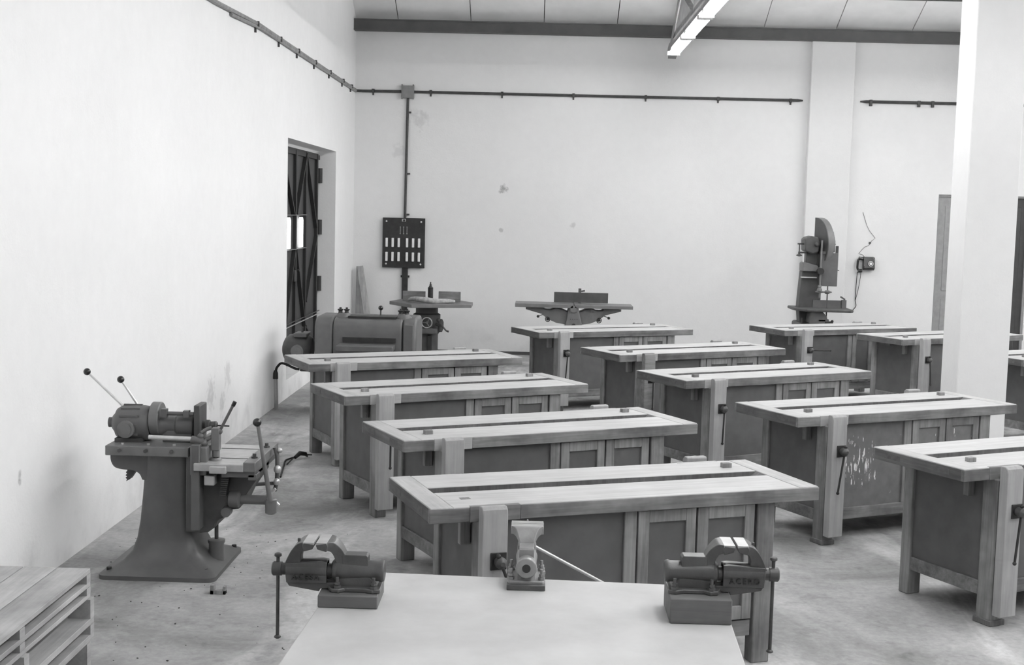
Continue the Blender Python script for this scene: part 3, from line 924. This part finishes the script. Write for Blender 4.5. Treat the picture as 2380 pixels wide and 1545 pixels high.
# hold-down clamp post with lever
MB().box(-1.83, -1.783, 7.28, 7.33, .735, .865).cyl((-1.807, 7.305, .695), (-1.807, 7.305, .74), .022, seg=16).build('clamp_post', 'machine_mid', mo, bevel=.004)
MB().cyl((-1.812, 7.305, .679), (-1.812, 7.305, .692), .04, .03, seg=22).build('clamp_foot', 'machine_mid', mo)
cl = MB().cyl((-1.79, 7.30, .835), (-1.705, 7.30, 1.005), .0085, seg=10).sph((-1.785, 7.30, .845), .018, 12).build('clamp_lever', 'machine', mo)
MB().cyl((-1.709, 7.30, .995), (-1.697, 7.30, 1.02), .0115, seg=12).build('grip', 'bakelite', cl)
MB().tube([(-1.89, 7.29, .785), (-1.86, 7.29, .795), (-1.835, 7.30, .81), (-1.81, 7.30, .80)], .013, 10).tube([(-1.885, 7.29, .838), (-1.86, 7.29, .855), (-1.83, 7.3, .866)], .011, 10).build('clamp_arm', 'machine_mid', mo)
# small blocks and the toothed quadrant under the table
MB().box(-1.812, -1.715, 7.16, 7.24, .625, .668).box(-1.85, -1.79, 7.2, 7.28, .548, .605).build('stop_block', 'machined', mo, bevel=.006)
rk = [(-1.768, .62), (-1.71, .62), (-1.722, .56), (-1.735, .48), (-1.768, .48), (-1.762, .56)]
ro = MB().prism(rk, 7.24, 7.30, 'xz').build('rack_quadrant', 'iron_black', mo)
tm = MB()
for i in range(12):
    zz = .486 + i * .0115
    tm.box(-1.766 + .001 * i, -1.733 + .0022 * i, 7.232, 7.242, zz, zz + .005)
tm.build('rack_teeth', 'iron_dark', ro, smooth=False)
# traverse shaft, hub and long ball lever
MB().lathe((-1.73, 7.30, .452), (1, 0, 0), [(0, .035), (.006, .048), (.06, .048), (.068, .036), (.07, .027), (.225, .027), (.23, .02)], 24).build('traverse_shaft', 'machine', mo)
MB().lathe((-1.48, 7.27, .378), (0, 0, 1), [(0, .02), (.008, .033), (.085, .034), (.092, .026)], 22).build('shaft_knuckle', 'machine_mid', mo)
lv = MB().cyl((-1.478, 7.24, .46), (-1.546, 7.22, .895), .0145, .0105, seg=14).build('lever', 'machine_mid', mo)
MB().sph((-1.552, 7.22, .917), .0245, 20).build('lever_ball', 'bakelite', lv)
MB().cyl((-1.735, 7.30, .385), (-1.735, 7.24, .385), .028, seg=16).build('hub_cap', 'machine', mo)
# rear crank with bright balls
ck = MB().tube([(-1.53, 7.62, .70), (-1.515, 7.62, .65), (-1.51, 7.60, .58), (-1.513, 7.6, .50), (-1.525, 7.6, .44)], .013, 10).cyl((-1.65, 7.6, .475), (-1.51, 7.6, .488), .011, seg=10).build('crank', 'machine', mo)
for p, r in (((-1.506, 7.58, .576), .024), ((-1.51, 7.58, .50), .021), ((-1.50, 7.62, .682), .016)):
    MB().sph(p, r, 14).build('crank_ball', 'steel_bright', ck)
MB().tube([(-1.60, 7.5, .40), (-1.54, 7.5, .44), (-1.50, 7.5, .475)], .009, 8).tube([(-1.50, 7.42, .43), (-1.462, 7.42, .395)], .009, 8).build('small_lever', 'steel_bright', mo)
# elevating screw in its cup
MB().cyl((-1.845, 7.48, .10), (-1.845, 7.48, .27), .0115, seg=12).build('elevating_screw', 'iron_dark', mo)
MB().lathe((-1.845, 7.48, .02), (0, 0, 1), [(0, .048), (.12, .044), (.13, .05), (.145, .05), (.15, .03)], 24).build('screw_cup', 'machine_mid', mo)
# toothed pawl below the bed, holding-down bolts
MB().prism([(-2.35, .60), (-2.30, .60), (-2.312, .565), (-2.335, .53), (-2.358, .517), (-2.352, .53), (-2.362, .536), (-2.353, .546), (-2.362, .553), (-2.352, .562), (-2.36, .57), (-2.351, .58)], 7.40, 7.45, 'xz').build('toothed_pawl', 'iron_dark', mo)
for x, y in ((-1.85, 7.24), (-2.40, 7.22), (-1.81, 7.78), (-2.40, 7.78)):
    MB().cyl((x, y, .02), (x, y, .055), .016, seg=6).build('foot_bolt', 'iron_black', mo)

# ------------------------------------------------------------------ thickness planer by the left door
pl = thing('thickness_planer', (-1.66, 13.4, 0), 'grey thickness planer with side motor in front of the left door', 'planer')
yz = [(13.0, .0)] + [(p[0], p[1]) for p in smooth_curve([(13.0, .88), (13.015, .955), (13.06, 1.0), (13.14, 1.02)], 4)] + [(13.62, 1.02), (13.72, .98), (13.76, .9), (13.76, 0)]
MB().prism(yz, -2.03, -1.33, 'yz').build('body', 'machine', pl, bevel=.02, seg=3)
ends = [(13.02, .0), (13.02, .93), (13.07, 1.0), (13.15, 1.025), (13.60, 1.025), (13.7, .98), (13.74, .9), (13.74, .0)]
MB().prism(ends, -2.222, -2.03, 'yz').build('drive_housing', 'machine', pl, bevel=.03, seg=4)
MB().prism(ends, -1.33, -1.185, 'yz').build('gear_housing', 'machine', pl, bevel=.03, seg=4)
MB().box(-1.315, -1.215, 13.0, 13.022, .55, .97).build('housing_cover', 'machine', pl, bevel=.006)
MB().box(-1.89, -1.40, 13.10, 13.32, 1.0, 1.036).build('chip_slot', 'iron_black', pl, smooth=False)
MB().box(-1.93, -1.39, 12.985, 13.02, .78, .83).build('feed_mouth', 'iron_black', pl, smooth=False)
MB().box(-1.96, -1.395, 12.72, 13.3, .715, .768).build('feed_table', 'machine', pl, bevel=.006)
for x, s in ((-1.95, 1), (-1.33, -1)):
    MB().lathe((x, 13.2, 1.005), (0, 0, 1), [(0, .085), (.02, .08), (.045, .06), (.055, .055)], 20).build('boss', 'machine', pl)
    for dx, dz in ((-.035, 0), (.03, .012)):
        MB().lathe((x + dx, 13.2, 1.05), (0, 0, 1), [(0, .03), (.012, .022), (.03, .02), (.04, .03), (.048, .03), (.052, .012), (.066, .012)], 10).build('adjusting_screw', 'iron_black', pl)
lv = MB().cyl((-1.60, 13.45, 1.0), (-1.60, 13.45, 1.085), .008, seg=8).build('lever', 'iron_dark', pl)
MB().sph((-1.60, 13.45, 1.10), .026, 14).build('lever_ball', 'bakelite', lv)
mo2 = MB().lathe((-2.60, 13.33, .655), (1, 0, 0), [(0, .05), (.01, .08), (.03, .12), (.07, .155), (.12, .165), (.24, .165), (.28, .15), (.31, .12)], 24).build('motor', 'machine_dark', pl)
MB().cyl((-2.42, 13.18, .655), (-2.42, 13.14, .655), .065, seg=24).cyl((-2.42, 13.142, .655), (-2.42, 13.13, .655), .045, seg=24).build('terminal_cover', 'machine_mid', mo2)
MB().box(-2.47, -2.33, 13.2, 13.46, .79, .835).build('motor_rib', 'machine', mo2, bevel=.01)
MB().box(-2.40, -2.20, 13.2, 13.5, .44, .52).build('motor_bracket', 'machine_dark', pl, bevel=.01)
MB().cyl((-2.40, 13.33, .83), (-2.40, 13.33, .89), .012, seg=8).build('lifting_eye', 'iron_dark', mo2)

# ------------------------------------------------------------------ spindle moulder at the back wall
sm = thing('spindle_moulder', (-1.43, 17.8, 0), 'grey spindle moulder with round column beneath the fuse panel', 'spindle moulder')
MB().prism([(-2.02, 17.98), (-1.66, 17.42), (-.86, 17.72), (-.86, 18.15), (-1.05, 18.42), (-1.9, 18.42)], .80, .848, 'xy').build('table', 'machine_mid', sm, bevel=.006)
MB().box(-1.85, -1.53, 18.12, 18.16, .848, .985).build('fence', 'wood_x', sm, bevel=.003)
MB().box(-1.345, -1.035, 18.12, 18.16, .848, .99).build('fence', 'wood_x', sm, bevel=.003)
MB().lathe((-1.45, 18.0, .84), (0, 0, 1), [(0, .037), (.21, .037), (.213, .03), (.225, .022), (.24, .015), (.255, .015), (.262, .009), (.285, .009)], 16).build('spindle', 'iron_black', sm)
gp = smooth_curve([(-1.74, 17.95, .875), (-1.66, 17.80, .90), (-1.50, 17.72, .893), (-1.35, 17.74, .875), (-1.22, 17.80, .878), (-1.10, 17.86, .873)], 4)
MB().tube(gp, [.02 + .02 * math.sin(math.pi * i / (len(gp) - 1)) for i in range(len(gp))], 10).build('guard_bow', 'dust', sm)
MB().lathe((-1.49, 17.95, 0), (0, 0, 1), [(0, .28), (.03, .28), (.06, .2), (.2, .16), (.40, .16), (.44, .19), (.68, .19), (.70, .155), (.80, .155)], 28).build('column', 'machine_dark', sm)
MB().box(-1.60, -1.33, 17.72, 17.85, .42, .50).build('column_collar', 'machine', sm, bevel=.02)
MB().box(-1.46, -1.40, 17.76, 17.80, .05, .40).build('column_slot', 'iron_black', sm, bevel=.004)
hw = MB().torus((-1.46, 17.60, .59), (0, 1, 0), .07, .007).build('handwheel', 'machined', sm)
wm = MB().cyl((-1.46, 17.59, .59), (-1.46, 17.78, .59), .014, seg=12)
for a in (60, 180, 300):
    wm.cyl((-1.46, 17.6, .59), (-1.46 + .068 * math.cos(R(a)), 17.6, .59 + .068 * math.sin(R(a))), .007, seg=8)
wm.build('wheel_spoke', 'machine', hw)
MB().tube([(-1.34, 17.75, .56), (-1.26, 17.68, .55), (-1.23, 17.66, .52), (-1.20, 17.65, .485), (-1.16, 17.65, .47)], [.022, .018, .011, .011, .015], 10).sph((-1.315, 17.75, .62), .026, 10).build('crank_handle', 'iron_dark', sm)
MB().lathe((-1.30, 17.9, .44), (0, 0, 1), [(0, .03), (.05, .05), (.14, .05), (.18, .03)], 16).build('side_motor', 'machine_dark', sm)

# ------------------------------------------------------------------ jointer
jt = thing('jointer', (.55, 17.6, 0), 'jointer with a long flat table and short dark fence at the back wall', 'jointer')
MB().box(-.255, .535, 17.45, 17.90, .85, .90).build('infeed_table', 'machine_mid', jt, bevel=.005)
MB().box(.55, 1.342, 17.45, 17.90, .853, .897).build('outfeed_table', 'machine_mid', jt, bevel=.005)
MB().cyl((.542, 17.46, .872), (.542, 17.9, .872), .03, seg=20).build('cutter_head', 'iron_dark', jt)
MB().box(.275, 1.02, 17.80, 17.83, .905, 1.045).build('fence', 'machine_dark', jt, bevel=.004)
MB().box(.61, .65, 17.83, 17.87, .90, 1.10).cyl((.65, 17.85, 1.06), (.70, 17.85, 1.07), .012, seg=10).build('fence_bracket', 'iron_dark', jt, bevel=.003)
for x0, s in ((-.11, 1), (1.19, -1)):
    poly = [(x0, .85), (x0, .815), (x0 + s * .22, .755), (x0 + s * .30, .69), (x0 + s * .42, .64), (x0 + s * .55, .62), (x0 + s * .60, .62), (x0 + s * .60, .78), (x0 + s * .55, .80), (x0 + s * .48, .83), (x0 + s * .40, .84), (x0 + s * .34, .815), (x0 + s * .27, .815), (x0 + s * .23, .835), (x0 + s * .27, .85)]
    MB().prism(poly, 17.55, 17.82, 'xz').build('table_bracket', 'machine_mid', jt, bevel=.006)
    ml = MB().cyl((x0 + s * .245, 17.53, .755), (x0 + s * .17, 17.5, .728), .006, seg=8).build('clamp_lever', 'iron_dark', jt)
    MB().sph((x0 + s * .17, 17.5, .726), .02, 12).build('lever_ball', 'bakelite', ml)
    MB().torus((x0 + s * .30, 17.5, .69), (s * .5, -1, .3), .032, .007, 18, 6).cyl((x0 + s * .30, 17.52, .69), (x0 + s * .32, 17.6, .69), .02, seg=10).box(x0 + s * .30 - .03, x0 + s * .30 + .03, 17.495, 17.505, .686, .694).build('handwheel', 'iron_black', jt)
MB().prism([(.475, .87), (.60, .87), (.68, .55), (.70, .10), (.76, .03), (.76, 0), (.32, 0), (.32, .03), (.40, .1), (.42, .55)], 17.48, 17.86, 'xz').build('pedestal', 'machine_mid', jt, bevel=.02, seg=3)
MB().cyl((.536, 17.47, .84), (.536, 17.45, .84), .045, seg=22).build('end_cover', 'machine_mid', jt)
MB().cyl((.545, 17.485, .61), (.545, 17.465, .61), .03, seg=18).build('oil_port', 'iron_black', jt)
for x in (.50, .53, .56, .59):
    MB().cyl((x, 17.482, .70), (x, 17.476, .70), .006, seg=6).build('rivet', 'iron_black', jt)

# ------------------------------------------------------------------ band saw by the pilaster
bs = thing('band_saw', (3.85, 17.8, 0), 'tall dark band saw standing in front of the wall pilaster', 'band saw')
fr = smooth_curve([(3.665, .70), (3.645, .92), (3.65, 1.08), (3.664, 1.30), (3.672, 1.42)], 5)
MB().prism([(p[0], p[1]) for p in fr] + [(3.72, 1.46), (3.85, 1.46), (3.94, 1.35), (3.94, .70)], 17.80, 18.02, 'xz').build('frame', 'machine_dark', bs, bevel=.02, seg=3)
MB().box(3.62, 3.98, 17.62, 18.15, 0, .72).build('pedestal', 'machine_dark', bs, bevel=.03, seg=3)
MB().prism([(3.665, 1.42), (3.665, 1.53), (3.69, 1.545), (3.87, 1.50), (3.87, 1.42)], 17.74, 18.0, 'xz').build('upper_bracket', 'machine_mid', bs, bevel=.01)
MB().box(3.715, 3.87, 17.80, 17.95, 1.50, 1.72).build('neck', 'machine_dark', bs, bevel=.01)
MB().box(3.65, 3.86, 17.745, 17.80, 1.33, 1.345).build('bright_band', 'steel_bright', bs, smooth=False)
hd = [(3.675, 1.70), (3.668, 1.86), (3.70, 1.885), (3.76, 1.905), (3.85, 1.885), (3.875, 1.80), (3.86, 1.69), (3.78, 1.66)]
MB().prism(hd, 17.70, 17.98, 'xz').sph((3.825, 17.69, 1.79), .03, 10).build('wheel_bearing', 'machine_dark', bs, bevel=.015)
kb = MB().cyl((3.585, 17.78, 1.793), (3.68, 17.78, 1.793), .011, seg=10).cyl((3.612, 17.78, 1.80), (3.612, 17.78, 1.65), .008, seg=10).cyl((3.60, 17.78, 1.675), (3.71, 17.78, 1.675), .012, seg=10).build('tension_screw', 'iron_dark', bs)
MB().lathe((3.612, 17.78, 1.62), (0, 0, 1), [(0, .008), (.01, .04), (.02, .04), (.035, .014), (.05, .014)], 12).build('hand_knob', 'iron_dark', kb)
# upper wheel behind its half guard, turned so that its face looks left of the camera
WD, WN, WCN = Vector((.29, -.957, 0)), Vector((.957, .29, 0)), Vector((3.872, 17.98, 1.79))
def half(r, n=16):
    return [(r * math.sin(math.pi * i / n), r * math.cos(math.pi * i / n)) for i in range(n + 1)]
MB().skew(WCN, WD, WN, [(-.02, .365)] + half(.365) [:13] + [(.20, -.13), (-.02, -.13)], -.012, .0).build('guard_plate', 'machine_dark', bs)
hh = half(.365)[:13]
MB().skew(WCN, WD, WN, [(-.02, .365)] + hh + [(p[0] * .95, p[1] * .95) for p in reversed(hh)] + [(-.02, .347)], 0.0, .085).build('guard_rim', 'machine_mid', bs)
hw_ = half(.335)
MB().skew(WCN, WD, WN, hw_, .01, .06).build('upper_wheel', 'machine', bs)
MB().skew(WCN, WD, WN, [(.30, .18), (.36, .05), (.36, -.10), (.30, -.10)], .085, .10).build('guard_edge', 'machine', bs)
MB().box(3.88, 4.03, 17.68, 17.74, 1.66, 1.70).cyl((4.03, 17.72, 1.795), (4.09, 17.72, 1.80), .01, seg=8).build('guard_clamp', 'machine', bs, bevel=.004)
MB().box(3.91, 4.13, 17.70, 17.725, 1.225, 1.68).build('blade_guard', 'machine', bs, bevel=.005)
MB().box(4.10, 4.135, 17.73, 17.76, 1.40, 1.775).cyl((4.13, 17.73, 1.45), (4.155, 17.73, 1.44), .006, seg=6).build('guard_strip', 'machine_dark', bs, smooth=False)
MB().cyl((3.887, 17.66, 1.07), (3.89, 17.66, 1.85), .014, seg=12).lathe((3.885, 17.66, 1.15), (0, 0, 1), [(0, .02), (.01, .035), (.03, .035), (.06, .02), (.07, .028), (.09, .02)], 12).build('guide_post', 'machine_mid', bs)
MB().cyl((3.885, 17.62, 1.43), (3.885, 17.70, 1.43), .045, seg=14).build('post_knob', 'iron_black', bs)
MB().lathe((3.83, 17.66, 1.148), (1, 0, 0), [(0, .008), (.02, .018), (.05, .02), (.12, .01), (.14, .026), (.18, .026), (.2, .014), (.225, .006)], 12).build('blade_guide', 'machine', bs)
MB().box(3.995, 4.012, 17.70, 17.705, .70, 1.23).build('blade', 'iron_dark', bs, smooth=False)
tp = [(3.545, 17.80), (3.56, 17.66), (3.68, 17.46), (4.28, 17.46), (4.325, 17.50), (4.325, 18.1), (3.545, 18.1)]
MB().prism(tp, .885, .925, 'xy').build('table', 'machine_dark', bs, bevel=.014, seg=3)
MB().box(3.83, 4.22, 17.78, 17.80, .92, 1.03).box(4.22, 4.285, 17.76, 17.80, .92, 1.04).build('fence', 'machine', bs, bevel=.003)
MB().bar((4.195, 17.75, 1.085), (4.26, 17.75, 1.045), .012, .022).build('fence_lever', 'iron_dark', bs, smooth=False)
MB().prism([(3.74, .72), (3.95, .72), (3.99, .80), (3.92, .89), (3.76, .89)], 17.55, 17.9, 'xz').box(3.86, 4.01, 17.55, 17.6, .745, .785).build('trunnion', 'machine', bs, bevel=.01)
MB().cyl((3.652, 17.6, .70), (3.652, 17.6, .79), .012, seg=8).cyl((3.92, 17.58, .735), (4.07, 17.58, .74), .016, seg=8).sph((4.06, 17.58, .755), .02, 8).build('trunnion_bolt', 'iron_black', bs)

# ------------------------------------------------------------------ wall telephone
ph = thing('wall_telephone', (4.90, BW, 1.38), 'black wall telephone with dial right of the pilaster', 'telephone')
MB().prism([(BW, 1.40), (BW - .075, 1.40), (BW - .11, 1.43), (BW - .085, 1.59), (BW, 1.60)], 4.845, 5.01, 'yz').build('body', 'bakelite', ph, bevel=.008, seg=3)
MB().lathe((4.948, BW - .092, 1.495), (0, -1, .12), [(0, .045), (.012, .045), (.016, .04)], 24).build('dial', 'bakelite', ph)
MB().lathe((4.948, BW - .106, 1.497), (0, -1, .12), [(0, .022), (.006, .02)], 18).torus((4.948, BW - .108, 1.497), (0, -1, .12), .035, .004, 24, 6).build('dial_plate', 'white', ph)
hs = MB().tube(smooth_curve([(4.80, BW - .05, 1.565), (4.772, BW - .055, 1.545), (4.766, BW - .055, 1.48), (4.768, BW - .055, 1.42), (4.795, BW - .05, 1.395)], 4), .016, 10)
hs.cyl((4.78, BW - .05, 1.575), (4.84, BW - .05, 1.565), .024, seg=14).cyl((4.775, BW - .05, 1.385), (4.835, BW - .05, 1.39), .026, seg=14)
hs.build('handset', 'bakelite', ph)
MB().tube(smooth_curve([(4.775, BW - .03, 1.37), (4.768, BW - .02, 1.15), (4.765, BW - .02, .96), (4.772, BW - .02, .92), (4.78, BW - .02, .86), (4.735, BW - .02, .80)], 6), .0055, 6).tube(smooth_curve([(4.83, BW - .03, 1.39), (4.815, BW - .02, 1.2), (4.79, BW - .02, 1.05), (4.768, BW - .02, .95)], 6), .004, 6).build('handset_cord', 'rubber', ph)
MB().tube([(4.87, BW - .006, 1.60), (4.845, BW - .006, 1.625), (4.785, BW - .006, 1.64), (4.84, BW - .006, 1.71), (4.87, BW - .006, 1.74), (4.93, BW - .006, 1.765), (4.955, BW - .006, 1.80), (4.965, BW - .006, 1.83), (5.02, BW - .006, 1.875), (4.93, BW - .006, 1.98), (4.885, BW - .006, 2.06), (4.82, BW - .006, 2.25)], .0028, 6).box(4.93, 4.955, BW - .012, BW, 1.79, 1.815).build('line_wire', 'conduit', ph)

# ------------------------------------------------------------------ fuse panel
fp = thing('fuse_panel', (-1.96, BW, 1.26), 'black slate fuse panel with two rows of white fuses on the back wall', 'fuse panel')
MB().box(-2.274, -1.645, BW - .06, BW - .025, 1.26, 1.998).build('slate', 'bakelite' if False else 'iron_black', fp, bevel=.003)
MB().box(-2.22, -1.70, BW - .025, BW, 1.32, 1.94).build('stand_off', 'iron_black', fp, smooth=False)
for x in (-2.218, -1.703):
    for z in (1.315, 1.945):
        MB().lathe((x, BW - .059, z), (0, -1, 0), [(0, .014), (.005, .013), (.009, .006)], 12).build('fixing_screw', 'steel_bright', fp)
for z0 in (1.355, 1.565):
    for x in (-2.21, -2.12, -2.03, -1.907, -1.817, -1.728):
        MB().box(x - .017, x + .017, BW - .088, BW - .059, z0, z0 + .135).build('fuse', 'white', fp, bevel=.005)
for x in (-2.012, -1.962, -1.912):
    MB().cyl((x, BW - .063, 1.76), (x, BW - .063, 1.87), .004, seg=6).sph((x, BW - .064, 1.765), .009, 8).sph((x, BW - .064, 1.865), .008, 8).build('knife_contact', 'machined', fp)
MB().box(-1.99, -1.93, BW - .064, BW - .058, 1.945, 1.985).build('name_plate', 'machined', fp, smooth=False)
MB().cyl((-1.958, BW - .064, 1.962), (-1.958, BW - .07, 1.962), .016, seg=12).build('switch_knob', 'iron_black', fp)

# ------------------------------------------------------------------ conduit runs
cl_ = thing('conduit_run', (-2.68, 16, 3.85), 'paired metal conduit clipped high along the left wall', 'conduit')
ct = thing('conduit_run', (0, BW, 3.85), 'dark metal conduit on the back wall from the corner to the pilaster', 'conduit')
lx = lambda y: -2.775 + .003 * y
MB().tube([(lx(7.5) + .02, 7.5, 3.82), (lx(11.0) + .02, 11.0, 3.82), (lx(12.6) + .02, 12.6, 3.868), (lx(16) + .02, 16, 3.86), (lx(19.22) + .02, 19.17, 3.852)], .021, 8).tube([(lx(11.5) + .015, 11.5, 3.80), (lx(12.7) + .02, 12.7, 3.845), (lx(16) + .02, 16, 3.84), (lx(19.2) + .02, 19.17, 3.835)], .016, 8).build('wall_pipe', 'conduit_pale', cl_)
MB().tube([(-2.70, 19.20, 3.848), (-2.6, BW - .022, 3.846), (-2.03, BW - .022, 3.85)], .02, 8).build('wall_pipe', 'conduit', ct)
MB().tube([(-1.845, BW - .022, 3.85), (1.0, BW - .022, 3.852), (3.78, BW - .022, 3.857), (3.86, BW - .005, 3.857)], [.02, .02, .02, .012], 8).build('wall_pipe', 'conduit', ct)
for y in (12.5, 13.6, 14.6, 15.7, 16.8, 17.9, 18.7):
    MB().box(lx(y), lx(y) + .046, y - .018, y + .018, 3.835, 3.885).box(lx(y), lx(y) + .02, y - .01, y + .01, 3.78, 3.835).build('clip', 'conduit', cl_, smooth=False)
for x in (-2.45, -1.6, -.55, .5, 1.56, 2.62, 3.68):
    MB().box(x - .018, x + .018, BW - .045, BW, 3.826, 3.88).box(x - .012, x + .012, BW - .02, BW, 3.79, 3.826).build('clip', 'conduit', ct, smooth=False)
jb = tag(MB().box(-2.03, -1.845, BW - .07, BW, 3.755, 3.935).build('junction_box', 'box_grey', bevel=.006), 'square grey junction box where the conduits meet on the back wall', 'junction box')
ORG[jb.name] = Vector((0, 0, 0))
for x in (-2.02, -1.855):
    for z in (3.748, 3.942):
        MB().cyl((x, BW - .07, z), (x, BW - .04, z), .012, seg=8).build('box_lug', 'box_grey', jb)
dr = thing('conduit_drop', (-1.94, BW, 3.7), 'thin vertical conduit from the junction box down to the fuse panel', 'conduit')
MB().tube([(-1.935, BW - .022, 3.76), (-1.945, BW - .022, 2.6), (-1.95, BW - .022, 1.998)], .019, 8).build('pipe', 'conduit', dr)
for z in (3.55, 2.65, 2.05):
    MB().box(-1.925, -1.885, BW - .03, BW, z - .012, z + .012).build('clip', 'conduit', dr, smooth=False)
dd = thing('cable_trunking', (-1.94, BW, 0), 'broad dark trunking strip running down from the fuse panel', 'trunking')
MB().box(-1.978, -1.892, BW - .045, BW, 0.05, 1.262).build('cover', 'iron_black', dd, bevel=.004)
for z in (1.13, .6):
    MB().box(-2.0, -1.87, BW - .02, BW, z - .015, z + .015).build('clip', 'iron_black', dd, smooth=False)
c2 = thing('conduit_run', (5.4, BW, 3.86), 'dark metal conduit on the back wall right of the pilaster', 'conduit')
MB().tube([(4.70, BW - .004, 3.862), (4.78, BW - .022, 3.862), (6.4, BW - .022, 3.864), (8.5, BW - .022, 3.865)], [.01, .022, .022, .022], 8).build('pipe', 'conduit', c2)
for x in (4.85, 5.55, 5.75, 7.2):
    MB().box(x - .018, x + .018, BW - .046, BW, 3.80, 3.89).build('clip', 'conduit', c2, smooth=False)
# conduit stub and cable by the left door
st = thing('cable_stub', (lx(13.5) + .05, 13.5, 0), 'pipe stub with a black cable bending off it at the foot of the left wall', 'cable')
MB().cyl((-2.69, 13.45, 0), (-2.69, 13.4, .36), .022, seg=10).build('pipe', 'machined', st)
MB().tube(smooth_curve([(-2.69, 13.4, .30), (-2.685, 13.4, .42), (-2.66, 13.39, .47), (-2.62, 13.37, .50), (-2.56, 13.35, .487), (-2.47, 13.3, .458), (-2.42, 13.3, .45)], 5), .013, 8).lathe((-2.69, 13.4, .33), (0, 0, 1), [(0, .028), (.06, .026), (.09, .016)], 10).build('cable', 'rubber', st)
# black cord end lying on the floor
fc = MB().tube(smooth_curve([(-1.966, 10.02, .008), (-1.99, 10.2, .012), (-2.02, 10.42, .014), (-2.05, 10.66, .012), (-2.02, 10.76, .014), (-1.98, 10.80, .02)], 6), .008, 8)
fc.tube([(-1.99, 10.76, .02), (-1.96, 10.83, .045), (-1.92, 10.88, .03), (-1.90, 10.86, .012)], [.014, .02, .018, .006], 8).tube([(-2.0, 10.74, .02), (-2.0, 10.6, .02), (-2.01, 10.52, .01)], .007, 6).tube([(-1.95, 10.85, .03), (-1.87, 10.9, .02)], .006, 6)
tag(fc.build('power_cord', 'rubber'), 'loose black cord end with frayed plug lying on the concrete floor', 'cord')

# ------------------------------------------------------------------ planks leaning in the far left corner
p1 = MB().prism([(-2.66, 0), (-2.44, 0), (-2.56, 1.27), (-2.645, 1.27)], BW - .14, BW - .10, 'xz').build('plank', 'plank', bevel=.003)
tag(p1, 'wide wooden plank leaning in the far left corner', 'plank', 'planks leaning in the corner')
p2 = MB().bar((-2.36, BW - .36, .0), (-2.585, BW - .19, 1.275), .09, .025, up=(0, 1, 0)).build('plank', 'plank', bevel=.003)
tag(p2, 'narrow wooden batten leaning across the wide plank in the corner', 'plank', 'planks leaning in the corner')

# ------------------------------------------------------------------ crumbs of plaster and grit on the floor
m = MB()
for _ in range(110):
    x = random.uniform(-2.55, -.85)
    y = random.uniform(5.7, 8.4)
    if (-2.46 < x < -1.76 and 7.1 < y < 7.9) or y > 6.9 and x > -1.1:
        continue
    s = random.uniform(.0025, .006)
    m.obox((x, y, s * .4), (s * random.uniform(.8, 1.8), s, s * .8), random.uniform(0, 3))
tag(m.build('floor_grit', 'iron_dark', smooth=False), 'dark grit scattered over the concrete around the mortiser', 'grit', kind='stuff')

# a bent offcut lying in front of the mortiser
sc_ = MB().box(-1.745, -1.66, 6.93, 6.96, 0, .022).box(-1.745, -1.725, 6.93, 6.98, .0, .05).box(-1.675, -1.66, 6.93, 6.97, 0, .045)
tag(sc_.build('wood_scrap', 'wood_z', bevel=.002), 'small notched wood offcut lying on the floor in front of the mortiser', 'offcut')
